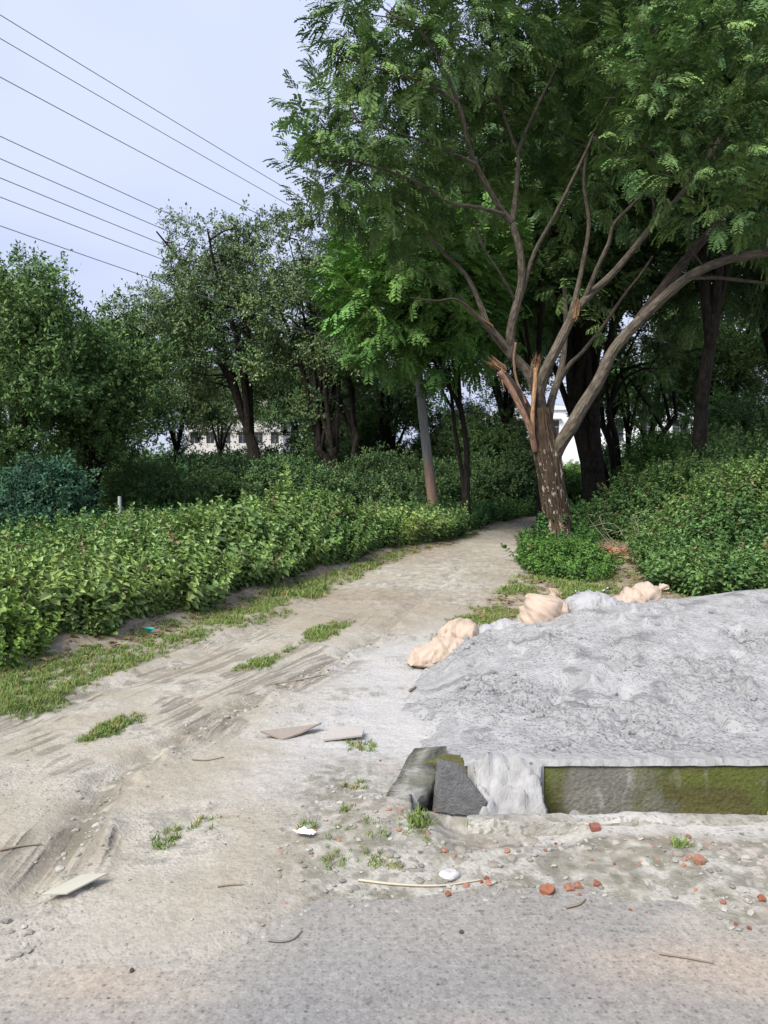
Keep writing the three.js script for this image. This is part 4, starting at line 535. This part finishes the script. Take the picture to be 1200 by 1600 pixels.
// understory behind the hedge: reads as one dark mass
{
  const r = rng(909), lists = [[], []]; for (let k = 0; k < 9000; k++) { const d = 30 + 16 * r(), px = -120 + 960 * r(), x = (px - CX) / FOCAL * d, H = 0.5 + 4.2 * Math.pow(fbm(x * 0.22, d * 0.22, 3, 5), 1.5) ; lists[k % 2].push([V(x, ground(x, d) + H * Math.pow(r(), 0.8), -d), rv(r).add(V(0, 0.6, 0)), 1.1 + 0.7 * r(), 0.75 + 0.5 * r()]); }
  const r2 = rng(910); for (let k = 0; k < 3000; k++) { const d = 34 + 16 * r2(), px = 930 + 420 * r2(), x = (px - CX) / FOCAL * d, H = 1.0 + 5.5 * Math.pow(fbm(x * 0.22, d * 0.22, 3, 9), 1.5); lists[k % 2].push([V(x, ground(x, d) + H * Math.pow(r2(), 0.8), -d), rv(r2).add(V(0, 0.6, 0)), 1.1 + 0.7 * r2(), 0.75 + 0.5 * r2()]); }
  const o = new THREE.Group(); o.name = 'understory'; o.userData = { kind: 'stuff' }; scene.add(o); lists.forEach((l, k) => scatter('understory', CLUMPS[k], crownMat, l, o, r, toneOf(r, [0.05, 0.11, 0.05], [0.12, 0.2, 0.08])));
}
// bushes
function bush(px, d, R, H, tone, label, seed, dens = 60) { const r = rng(seed), p = onGroundAt(px, d), g = thing('bush', label, 'bush', p), mb = new MB(), lists = [[], []];
  for (let k = 0; k < 9; k++) { const a = r() * 6.28, q = Math.sqrt(r()) * 0.65, c = V(Math.cos(a) * q * R, H * (0.2 + 0.55 * r()), Math.sin(a) * q * R); attach(mb, V((r() - 0.5) * 0.2, -0.05, (r() - 0.5) * 0.2), c, 0.03, r); fill(lists[k % 2], c, R * (0.4 + 0.2 * r()), Math.round(dens * R * R / 2), r, H / R * 0.8, 0.4, false, 0.7, 1.1); }
  part('stems', mb.geo(), darkBark, g).userData.kind = 'stuff'; lists.forEach((l, k) => scatter('leaves', CLUMPS[k], crownMat, l, g, r, toneOf(r, ...tone))); }
[[50, 17, 1.15, 1.9, [[0.03, 0.085, 0.05], [0.065, 0.14, 0.08]], 'bluish green bush rising behind the hedge'],
 [230, 25, 1.7, 1.5, GREEN.mid, 'rounded bush between the twin trunks and the straight trunk'],
 [320, 27, 1.6, 1.4, GREEN.mid, 'bush under the grey apartment block'],
 [470, 24, 1.6, 1.7, GREEN.dark, 'dark bush behind the highest part of the hedge'],
 [590, 25, 1.8, 2.0, GREEN.dark, 'dark bush under the many trunked tree'],
 [655, 27, 1.8, 2.1, GREEN.dark, 'dark bush right behind the leaning pole'],
 [745, 31, 1.7, 1.9, GREEN.dark, 'dark bush at the bend of the track'],
 [150, 27, 1.8, 1.7, GREEN.dark, 'dark bush behind the twin trunk tree'],
 [400, 31, 1.7, 1.7, GREEN.dark, 'dark bush behind the straight trunk'],
 [1060, 25, 1.6, 2.6, GREEN.bright, 'bright leafy bush behind the tall weeds'],
 [1165, 22, 1.7, 2.8, GREEN.mid, 'leafy bush beside the dark feathery tree'],
 [1010, 33, 1.6, 2.0, GREEN.bright, 'bright bush beyond the vase shaped tree'],
 [885, 40, 1.7, 1.8, GREEN.bright, 'bright bush in front of the white building'],
 [1150, 18, 1.2, 2.0, GREEN.mid, 'low leafy bush beside the tall dark trunk'],
 [1215, 17, 1.2, 1.9, GREEN.mid, 'low leafy bush where the tall weeds end'],
 [1110, 29, 2.2, 3.8, GREEN.bright, 'large leafy bush behind the tall dark trunk'],
 [1190, 28, 2.4, 4.2, GREEN.mid, 'large dark bush behind the dark feathery tree'],
 [770, 34, 2.0, 4.4, GREEN.mid, 'thin tall bush past the track bend'],
 [700, 34, 2.4, 4.6, GREEN.dark, 'tall dark bush well behind the leaning pole'],
 [560, 36, 2.6, 5.0, GREEN.dark, 'tall dark bush well behind the many trunked tree'],
 [905, 52, 2.2, 2.6, GREEN.bright, 'bright bush at the foot of the white building'],
 [835, 44, 1.8, 2.2, GREEN.mid, 'leafy bush at the track end below the white building'],
 [-30, 22, 1.6, 2.2, GREEN.mid, 'mid green bush at the end of the hedge'],
].forEach((b, k) => bush(...b.slice(0, 6), 700 + k));

// ---------------------------------------------------------------- the broken tree beside the track
{
  const foot = onGround(873, 856), D = -foot.z, r = rng(4242);
  const g = thing('broken_tree', 'large tree with torn orange limb stubs and pale flaked bark beside the track', 'tree', foot);
  const L = (px, py, dz = 0) => at(px, py, D + dz).sub(foot), m = D / FOCAL;
  const trunkMap = dataTex(512, 1024, (i, j) => { const u = i / 512, v = j / 1024; const a = pfbm(u, v, 10, 4, 3), rr = Math.abs(pn2((u + a * 0.05) * 22, v * 9, 22, 5) - 0.5) * 2; let c = mix3([0.03, 0.021, 0.014], [0.10, 0.072, 0.05], rr * 0.6 + 0.4 * pfbm(u, v, 40, 3, 9)); c = mix3(c, [0.12, 0.09, 0.06], 0.5 * smooth(0.55, 0.7, a));
    const fl = pn2(u * 18, v * 26, 26, 77), fl2 = pn2(u * 44, v * 60, 60, 78); const low = 1 - smooth(0.5, 0.78, v); c = mix3(c, [0.40, 0.35, 0.27], smooth(0.62, 0.7, fl * 0.55 + fl2 * 0.3 + 0.15 * pn2(u * 90, v * 130, 130, 79)) * low); c = mix3(c, [0.10, 0.11, 0.04], 0.5 * smooth(0.6, 0.7, pfbm(u, v, 7, 3, 15)) * (1 - smooth(0.05, 0.3, v))); return c.map(toS); }, true);
  const trunkBump = dataTex(512, 1024, (i, j) => { const u = i / 512, v = j / 1024; const a = pfbm(u, v, 10, 4, 3), rr = Math.abs(pn2((u + a * 0.05) * 22, v * 9, 22, 5) - 0.5) * 2; const q = rr * 0.6 + 0.4 * pfbm(u, v, 40, 3, 9); return [q, q, q]; });
  const trunkMat = std({ map: trunkMap, bumpMap: trunkBump, bumpScale: 0.06 });
  const pts = [L(873, 868), L(871, 820), L(864, 770), L(857, 720), L(849, 680), L(845, 640, 0.05)];
  const [q, rr] = spline(pts, 6, [25, 22, 21, 21.5, 20, 16].map(v => v * m));
  part('trunk', new MB().tube(q, rr, 22, { bump: 0.09, seed: 3, vs: 1 / 3.1 }).geo(), trunkMat, g);
  const limbBark = bark([0.205, 0.178, 0.14], 0.03), dkBark = bark([0.10, 0.082, 0.066], 0.025);
  const nodes = [];
  function limb(px, r0, r1, mat = limbBark, name = 'limb') { const P = px.map(([x, y, z]) => L(x, y, z || 0)), n = P.length; const [c, cr] = spline(P, 5, P.map((_, k) => lerp(r0, r1, Math.pow(k / (n - 1), 0.7)) * m * 0.84)); const mesh = part(name, new MB().tube(c, cr, r0 > 8 ? 14 : 8, { bump: 0.1, seed: Math.round(px[0][0]), vs: 0.8 }).geo(), mat, g); nodes.push(...c.slice(Math.floor(c.length * 0.35))); return mesh; }
  // main stem up to the snapped stub
  limb([[846, 655, 0.05], [841, 620], [838, 590], [837, 572]], 15.5, 10, dkBark);
  // torn limb towards the track
  limb([[845, 690], [830, 655, -0.1], [812, 622, -0.2], [792, 592, -0.3], [775, 572, -0.35]], 12, 8, dkBark);
  // live limb on the same side, with the fork above it
  limb([[840, 620, 0.1], [826, 584, 0.15], [800, 556, 0.1], [779, 530, 0], [762, 510, -0.1], [750, 497, -0.2]], 11, 6.5);
  limb([[800, 560, 0.1], [797, 530, 0], [801, 500, -0.1], [809, 470, -0.2], [815, 435, -0.3], [812, 390, -0.4], [800, 348, -0.5]], 9.5, 6);
  limb([[800, 348, -0.5], [785, 330, -0.6], [755, 280, -0.9], [735, 235, -1.2], [722, 180, -1.5], [708, 140, -1.7], [688, 95, -1.9], [655, 45, -2.1]], 6.5, 2);
  limb([[800, 348, -0.5], [806, 300, -0.3], [809, 240, -0.1], [800, 215, 0], [777, 135, 0.1], [790, 40, 0.2]], 5.5, 1.6);
  limb([[809, 240, -0.1], [822, 205, -0.2], [850, 145, -0.3], [877, 90, -0.4]], 4.2, 1.5);
  limb([[788, 335, -0.6], [750, 325, -0.8], [700, 315, -1], [662, 290, -1.2], [600, 265, -1.5], [545, 250, -1.7]], 4.6, 1.5);
  limb([[743, 256, -1.1], [708, 240, -1.2], [630, 210, -1.5], [560, 190, -1.8]], 3.6, 1.3);
  limb([[715, 160, -1.6], [670, 132, -1.7], [600, 110, -2], [540, 90, -2.2]], 4, 1.3);
  limb([[762, 508, -0.1], [748, 470, 0.1], [727, 428, 0.3], [690, 392, 0.4], [655, 347, 0.4], [620, 318, 0.4], [580, 290, 0.4]], 6, 2);
  limb([[812, 470, -0.2], [835, 395, -0.3], [866, 338, -0.5], [900, 270, -0.7], [926, 214, -0.9], [945, 168, -1.0], [985, 105, -1.2]], 5, 1.6);
  limb([[790, 545, 0], [760, 510, -0.3], [715, 468, -0.6], [680, 470, -0.7], [640, 465, -0.8]], 4, 1.1);
  limb([[805, 470, -0.2], [780, 425, -0.5], [755, 385, -0.7], [740, 345, -0.8]], 3, 1);
  limb([[780, 530, 0.1], [745, 490, 0.6], [700, 450, 0.9], [640, 415, 1.2]], 3, 1);
  // central limb with a sawn stub on it
  limb([[840, 620, 0.0], [852, 580, -0.2], [868, 548, -0.3], [884, 515, -0.35], [900, 485, -0.4], [920, 462, -0.4], [955, 430, -0.3], [985, 395, -0.2], [1020, 352, 0], [1052, 318, 0.2], [1090, 270, 0.4], [1130, 210, 0.5]], 11, 4);
  limb([[889, 505, -0.4], [898, 470, -0.1], [910, 415, 0.2], [920, 350, 0.4], [912, 285, 0.5], [918, 230, 0.6]], 6.5, 2.5);
  limb([[915, 465, -0.4], [935, 415, -0.7], [952, 378, -0.9], [958, 352, -1], [990, 318, -1.2], [1015, 293, -1.3], [1065, 240, -1.6]], 5, 1.8);
  limb([[958, 353, -1], [952, 345, -1.05], [945, 338, -1.1]], 3, 0.8);
  limb([[1020, 352, 0], [1022, 325, -0.2], [1018, 300, -0.3]], 3.6, 1.4);
  limb([[1040, 328, 0.1], [1040, 290, -0.4], [1058, 240, -0.9]], 3.4, 1.4);
  limb([[926, 214, -0.9], [960, 240, -1.1], [1000, 290, -1.3]], 2.2, 0.8);
  // second limb of the fork, and its paler branch
  limb([[856, 660, 0.1], [862, 625, 0.3], [873, 590, 0.5], [880, 560, 0.6], [884, 500, 0.9], [882, 450, 1.2]], 9, 4);
  limb([[871, 600, 0.5], [890, 570, 0.3], [910, 550, 0.2], [944, 507, 0.1], [976, 460, 0], [1000, 430, -0.1], [1020, 400, -0.2]], 5.5, 1.8);
  // great limb reaching over the weeds
  limb([[862, 722, 0], [874, 697, -0.15], [892, 668, -0.3], [910, 636, -0.4], [934, 598, -0.5], [954, 555, -0.6], [972, 530, -0.7], [1000, 500, -0.8], [1040, 462, -1], [1080, 430, -1.2], [1135, 406, -1.4], [1200, 394, -1.6], [1290, 370, -1.8]], 14, 6.5);
  limb([[1075, 434, -1.2], [1120, 434, -1.1], [1200, 442, -1], [1280, 440, -1]], 4, 2);
  limb([[1000, 500, -0.8], [1060, 420, -0.2], [1120, 350, 0.3], [1200, 250, 0.9], [1260, 170, 1.2]], 11, 5, dkBark);
  limb([[1140, 325, 0.4], [1120, 270, 0.2], [1110, 200, 0]], 4, 1.5);
  // raw torn wood: splinters and stripped faces
  const raw = std({ color: new THREE.Color().setRGB(0.62, 0.39, 0.22), map: barkMap, bumpMap: barkBump, bumpScale: 0.02 }), raw2 = std({ color: new THREE.Color().setRGB(0.48, 0.3, 0.21), map: barkMap, bumpMap: barkBump, bumpScale: 0.02 });
  function torn(px, py, dz, dx, dy, w, n, len) { const c = L(px, py, dz), dir = V(dx, dy, 0.1).normalize(), mb = new MB(); for (let k = 0; k < n * 2.5; k++) { const o = rv(r, w), e = dir.clone().multiplyScalar(len * (0.35 + 0.8 * r())).add(rv(r, len * 0.3)); const s = c.clone().add(o).addScaledVector(dir, -len * 0.8), rad = w * (0.08 + 0.3 * r() * r()); mb.tube([s, c.clone().add(o).addScaledVector(dir, len * 0.05), c.clone().add(o).add(e)], [rad, rad * 0.9, rad * 0.12], 5, { cap: false }); } part('torn_wood', mb.geo(), raw, g); }
  torn(775, 571, -0.36, -0.8, 0.55, 0.075, 16, 0.2);
  torn(837, 574, -0.04, 0.05, 1, 0.085, 18, 0.2);
  torn(901, 484, -0.5, 0.1, 1, 0.05, 10, 0.2);
  torn(751, 498, -0.22, -0.8, 0.5, 0.04, 9, 0.3);
  // bark stripped off down the torn limb and the stem
  limb([[836, 705, -0.16], [829, 672, -0.3], [815, 640, -0.37], [798, 607, -0.43], [780, 580, -0.48]], 5.5, 5.5, raw2, 'stripped_wood');
  limb([[833, 690, -0.21], [832, 660, -0.25], [833, 630, -0.22], [836, 600, -0.16], [837, 575, -0.13]], 4, 4, raw, 'stripped_wood');
  limb([[806, 535, -0.11], [803, 560, -0.1], [806, 590, -0.18], [822, 630, -0.3]], 2.6, 2, raw2, 'stripped_wood');
  limb([[784, 590, -0.45], [786, 602, -0.5], [790, 612, -0.5]], 1.5, 0.6, raw, 'stripped_wood');
  // crown: [px, py, distance from the trunk's, radius]
  const crown = [[555, 20, -1, 0.6], [610, 35, -1.2, 1.0], [525, 105, -1.2, 0.45], [580, 110, -1.4, 0.85], [490, 158, -1.2, 0.36], [535, 190, -1.4, 0.7], [590, 200, -1.5, 0.9], [478, 248, -1.2, 0.38], [530, 262, -1.3, 0.7], [592, 280, -0.9, 0.9], [540, 325, -0.6, 0.65], [625, 345, 0.3, 0.8], [510, 310, -0.9, 0.3], [495, 205, -1.3, 0.4], [570, -40, -1, 0.8],
    [680, 40, -1.4, 1.15], [760, 30, -0.5, 1.3], [850, 30, 0.3, 1.2], [930, 60, 0.2, 1.2], [650, 120, -1, 1.0], [720, 100, 0.5, 1.1], [800, 105, 1.0, 1.1], [880, 125, 1.2, 1.1], [620, 190, -0.2, 0.9], [680, 225, 1, 1.0], [760, 210, 1.6, 1.1], [850, 200, 2, 1.1], [930, 190, 1.6, 1], [640, 270, 1, 0.9], [720, 300, 1.9, 1.0], [880, 290, 2.2, 0.9], [960, 270, 1.6, 0.9], [660, 380, 1.6, 0.7],
    [1010, 150, -1.6, 0.85], [1060, 80, -1.8, 1.0], [1130, 45, -2.2, 1.1], [1190, 120, -2.4, 1.0], [1100, 170, -2.2, 0.95], [1165, 225, -2.2, 0.9], [1020, 235, -1.9, 0.6], [1075, 285, -2.2, 0.5], [1185, 315, -2, 0.7], [995, 40, -1.2, 1.0], [1120, 330, -1.8, 0.4], [1240, 250, -2, 1.0], [1080, 345, -1.9, 0.25], [1040, 120, -2.2, 0.6],
    [610, -120, -0.5, 1.3], [680, -110, -1, 1.6], [800, -130, 0, 1.7], [920, -110, 0.2, 1.7], [1040, -90, -1, 1.7], [1160, -100, -1.8, 1.7], [1280, 0, -1, 1.6], [740, -260, 0, 1.8], [900, -280, 0, 2], [1060, -260, 0, 2], [1200, -240, 0, 1.9], [1280, 130, 0, 1.5], [1300, 330, -1, 1.2]];
  const mb = new MB(), lists = [[], []], front = [[], []];
  crown.forEach(([px, py, dz, R], k) => { const c = L(px, py, dz), near = nodes.reduce((b, t) => t.distanceToSquared(c) < b.distanceToSquared(c) ? t : b); attach(mb, near, c, 0.022, r, 0.15); const isFront = px > 985 && dz < -1; for (let q = 0; q < 3; q++) attach(mb, c, c.clone().add(rv(r, R * 0.7)), 0.01, r, 0.1); fill((isFront ? front : lists)[k % 2], c, R, Math.round(66 * R * R * (py < -60 ? 0.35 : 1)), r, 0.7, -0.1, true, 0.5, 1.0); });
  for (const [px, py, dz, n] of [[880, 448, 0.6, 6], [944, 500, -0.3, 4], [735, 200, 0.5, 3], [1030, 290, -1, 4]]) fill(lists[0], L(px, py, dz), 0.2, n, r, 1, 0.2, true, 0.5, 0.8);
  part('branches', mb.geo(), limbBark, g).userData.kind = 'stuff';
  lists.forEach((l, k) => scatter('crown', SPRAYS[k], crownMat, l, g, r, toneOf(r, [0.075, 0.15, 0.05], [0.18, 0.275, 0.085])));
  front.forEach((l, k) => scatter('crown', SPRAYS[k], crownMat, l, g, r, toneOf(r, [0.075, 0.15, 0.05], [0.18, 0.275, 0.085])));
}

// ---------------------------------------------------------------- leaning concrete pole beside the track
{
  const base = onGround(684, 824), d = -base.z, top = at(646, 500, d - 0.2); const p = thing('concrete_pole', 'leaning concrete pole beside the track, pinkish below and grey above', 'pole', base);
  const N = 30, a = V(0, -0.4, 0), b = top.sub(base), pts = [], rad = []; for (let k = 0; k <= N; k++) { pts.push(a.clone().lerp(b, k / N).add(V(-0.03 * Math.sin(k / N * 3.14), 0, 0))); rad.push(lerp(0.155, 0.1, k / N)); }
  const col = (k, s) => { const t = k / N + 0.08 * (n2(s * 0.9, k * 0.5, 6) - 0.5), n = n2(s * 1.3, k * 1.7, 4); let c = mix3([0.33, 0.22, 0.16], [0.28, 0.275, 0.25], smooth(0.3, 0.42, t)); c = mix3(c, [0.42, 0.4, 0.36], 0.6 * (1 - smooth(0.1, 0.16, t))); return c.map(v => v * (0.8 + 0.4 * n)); };
  part('shaft', new MB().tube(pts, rad, 14, { color: col, bump: 0.02 }).geo(), std({ vertexColors: true, bumpMap: grainBump, bumpScale: 0.006 }), p);
}
// ---------------------------------------------------------------- overhead line: two poles outside the view and eight wires
{
  const A = V(-13.2, 0, -1.8), B = V(13.5, 0, -51.4), dir = B.clone().sub(A).normalize(), side = V(-dir.z, 0, dir.x);
  const steel = std({ color: new THREE.Color().setRGB(0.2, 0.2, 0.21), roughness: 0.6 }), conc = std({ color: new THREE.Color().setRGB(0.33, 0.32, 0.3), bumpMap: grainBump, bumpScale: 0.006 });
  const rows = [[0.0, 22], [-0.55, 58], [0.55, 120], [0.14, 212], [0.14, 247], [0.14, 277], [0.14, 307], [0.14, 352]];
  const hs = rows.map(([s, py]) => { const o = A.clone().addScaledVector(side, s); const rr = ray(0, py); const k = (o.x * dir.z - o.z * dir.x) / (rr.x * dir.z - rr.z * dir.x); return EYE + rr.y * k + 0.45; });
  [[A, 'utility pole carrying the near end of the overhead wires'], [B, 'utility pole among the trees carrying the far end of the wires']].forEach(([P, label]) => { const g0 = ground(P.x, -P.z), u = thing('utility_pole', label, 'pole', V(P.x, g0, P.z), 'poles of the overhead line'); const H = hs[0] - g0 + 0.1; part('shaft', new MB().tube([V(0, -0.3, 0), V(0, H / 2, 0), V(0, H, 0)], [0.16, 0.13, 0.09], 12).geo(), conc, u); const h2 = (hs[1] + hs[2]) / 2 - g0; for (const k of [1, 2]) { const bar = new THREE.BoxGeometry(1.4, 0.08, 0.07); bar.rotateY(Math.atan2(dir.x, dir.z)); bar.translate(0, hs[k] - g0 - 0.14, 0); part('crossarm', bar, steel, u); } rows.forEach(([s], k) => { const q = side.clone().multiplyScalar(s); part('insulator', new THREE.CylinderGeometry(0.04, 0.05, 0.14, 8).translate(q.x, hs[k] - g0 - 0.07, q.z), std({ color: new THREE.Color().setRGB(0.3, 0.12, 0.07), roughness: 0.3 }), u); }); });
  const names = ['highest', 'second highest', 'third', 'fourth', 'fifth', 'sixth', 'seventh', 'lowest'];
  rows.forEach(([s], k) => { const pts = [], rad = []; for (let q = 0; q <= 40; q++) { const t = q / 40; const p = A.clone().lerp(B, t).addScaledVector(side, s); p.y = hs[k] - 1.05 * 4 * t * (1 - t) * 0.6; pts.push(p); rad.push(0.008); } solo('overhead_wire', new MB().tube(pts, rad, 6, { cap: false }).geo(), steel, `${names[k]} overhead wire of the line crossing the sky`, 'wire', 'overhead wires'); });
}

// ---------------------------------------------------------------- far things between the trunks
function building(name, label, x0, x1, d0, d1, H, wallC, floors, bays, seed, sill = true) {
  const y0 = ground((x0 + x1) / 2, d0), w = x1 - x0, g = thing(name, label, 'building', V((x0 + x1) / 2, y0, -d0)); const wall = std({ color: new THREE.Color().setRGB(...wallC), bumpMap: grainBump, bumpScale: 0.005 }), glass = new THREE.MeshStandardMaterial({ color: new THREE.Color().setRGB(0.03, 0.035, 0.04), roughness: 0.15 }), frame = std({ color: new THREE.Color().setRGB(0.25, 0.24, 0.22) }), slab = std({ color: new THREE.Color().setRGB(wallC[0] * 0.85, wallC[1] * 0.85, wallC[2] * 0.85) });
  const box = (a, b, c, e, f, h) => { const q = new THREE.BoxGeometry(b - a, e - c, h - f); q.translate((a + b) / 2, (c + e) / 2, -(f + h) / 2); return q; };
  const fh = H / floors, bw = w / bays, walls = [];
  walls.push(box(-w / 2, w / 2, -0.3, H, 0.25, d1 - d0)); // core set back behind the front skin
  for (let f = 0; f < floors; f++) { const a = f * fh; walls.push(box(-w / 2, w / 2, a + (f ? 0 : -0.3), a + fh * 0.3, 0, 0.247), box(-w / 2, w / 2, a + fh * 0.78, a + fh, 0, 0.247)); for (let b = 0; b <= bays; b++) { const c = -w / 2 + b * bw, hw = bw * 0.25; walls.push(box(Math.max(-w / 2, c - hw), Math.min(w / 2, c + hw), a + fh * 0.3, a + fh * 0.78, 0, 0.247)); } }
  part('wall', mergeGeometries(walls), wall, g);
  for (let f = 0; f < floors; f++) for (let b = 0; b < bays; b++) { const c = -w / 2 + (b + 0.5) * bw, hw = bw * 0.25, a = f * fh; const win = part('window', box(c - hw + 0.002, c + hw - 0.002, a + fh * 0.3 + 0.002, a + fh * 0.78 - 0.002, 0.2, 0.24), glass, g); part('frame', mergeGeometries([box(c - 0.03, c + 0.03, a + fh * 0.31, a + fh * 0.77, 0.15, 0.19), box(c - hw + 0.01, c + hw - 0.01, a + fh * 0.62, a + fh * 0.645, 0.14, 0.185)]), frame, win); if (sill) part('sunshade', box(c - hw - 0.15, c + hw + 0.15, a + fh * 0.8, a + fh * 0.8 + 0.08, -0.4, -0.003), slab, g); }
  part('roof', box(-w / 2 - 0.2, w / 2 + 0.2, H + 0.003, H + 0.35, -0.2, d1 - d0 + 0.2), slab, g);
}
building('white_building', 'white building seen between the trunks beyond the track', 9.5, 25, 62, 72, 7.2, [0.78, 0.8, 0.82], 2, 6, 1);
building('apartment_block', 'grey concrete apartment block half hidden by the trees', -23.5, -12, 92, 104, 13.5, [0.5, 0.49, 0.46], 5, 6, 2);
{ // low brick wall and post in the clearing
  const y = ground(11.5, 46), w = thing('brick_wall', 'low red brick wall in the clearing behind the trunks', 'wall', V(11.5, y, -46)); part('brickwork', new THREE.BoxGeometry(6, 1.15, 0.25, 12, 2, 1).translate(0, 0.5, 0), std({ color: new THREE.Color().setRGB(0.36, 0.1, 0.055), bumpMap: grainBump, bumpScale: 0.01 }), w); part('coping', new THREE.BoxGeometry(6.1, 0.06, 0.32).translate(0, 1.108, 0), std({ color: new THREE.Color().setRGB(0.3, 0.12, 0.08) }), w);
  const p = onGroundAt(914, 38); const [q] = spline([V(0, -0.2, 0), V(0.02, 0.9, 0), V(-0.02, 2.0, 0)], 4); const po = solo('wooden_post', new MB().tube(q, q.map(() => 0.1), 10, { bump: 0.08 }).geo(), bark([0.5, 0.4, 0.26]), 'tan wooden post in front of the low brick wall', 'post'); po.position.copy(p);
  const c = onGroundAt(187, 20); const w2 = solo('white_marker_post', new THREE.CylinderGeometry(0.045, 0.06, 0.95, 10, 4).translate(0, 0.42, 0), std({ color: new THREE.Color().setRGB(0.4, 0.42, 0.42) }), 'small whitish post standing behind the hedge', 'post'); w2.position.copy(c); }
{ // white car parked beyond the weeds
  const p = onGroundAt(1024, 39), car = thing('parked_car', 'white car parked beyond the weeds, mostly hidden', 'car', p); car.rotation.y = 0.25;
  const paint = new THREE.MeshPhysicalMaterial({ color: new THREE.Color().setRGB(0.78, 0.79, 0.8), roughness: 0.3, clearcoat: 0.8, clearcoatRoughness: 0.1 }), dark = new THREE.MeshStandardMaterial({ color: new THREE.Color().setRGB(0.02, 0.025, 0.03), roughness: 0.1 }), rubber = std({ color: new THREE.Color().setRGB(0.02, 0.02, 0.02) }), alloy = std({ color: new THREE.Color().setRGB(0.4, 0.4, 0.42), metalness: 0.8, roughness: 0.4 }), lampM = std({ color: new THREE.Color().setRGB(0.5, 0.03, 0.03), roughness: 0.2 });
  const ext = (pts, wdt, bevel) => { const s = new THREE.Shape(); pts.forEach(([x, y], k) => k ? s.lineTo(x, y) : s.moveTo(x, y)); const e = new THREE.ExtrudeGeometry(s, { depth: wdt, bevelEnabled: true, bevelSize: bevel, bevelThickness: bevel, bevelSegments: 3 }); e.translate(0, 0, -wdt / 2); return e; };
  part('body', ext([[-2.1, 0.3], [2.1, 0.3], [2.15, 0.65], [1.9, 0.82], [0.95, 0.9], [-1.7, 0.92], [-2.12, 0.8]], 1.5, 0.08), paint, car); part('roof', ext([[0.35, 1.38], [-1.15, 1.4], [-1.2, 1.45], [0.3, 1.44]], 1.2, 0.05), paint, car); part('windows', ext([[1.0, 0.95], [0.38, 1.36], [-1.15, 1.38], [-1.72, 0.98]], 1.3, 0.04), dark, car);
  for (const x of [-1.3, 1.3]) for (const z of [-0.78, 0.78]) { const wh = part('wheel', new THREE.CylinderGeometry(0.31, 0.31, 0.2, 22).rotateX(Math.PI / 2).translate(x, 0.31, z), rubber, car); part('rim', new THREE.CylinderGeometry(0.19, 0.19, 0.22, 16).rotateX(Math.PI / 2).translate(x, 0.31, z), alloy, wh); }
  for (const z of [-0.6, 0.6]) { part('tail_light', new THREE.BoxGeometry(0.06, 0.14, 0.3).translate(-2.2, 0.74, z), lampM, car); part('headlight', new THREE.BoxGeometry(0.08, 0.12, 0.32).translate(2.2, 0.68, z), alloy, car); } }
// far wood closing the view
{
  const r = rng(808), lists = [[], []]; for (let k = 0; k < 5200; k++) { const x = -110 + 220 * r(), d = 112 + 22 * r() + 0.002 * x * x, H = 3 + 5.5 * fbm(x * 0.06, 2, 3, 5); lists[k % 2].push([V(x, ground(x, d) + H * Math.pow(r(), 0.7), -d), rv(r).add(V(0, 0.5, 0)), 2.4 + 1.6 * r(), 0.8 + 0.4 * r()]); }
  const o = new THREE.Group(); o.name = 'far_wood'; o.userData = { kind: 'stuff' }; scene.add(o); lists.forEach((l, k) => scatter('foliage', CLUMPS[k], crownMat, l, o, r, toneOf(r, [0.045, 0.075, 0.05], [0.085, 0.12, 0.075])));  // tones greyed and blued: distance haze put into the leaf colour
}
renderer.render(scene, camera);
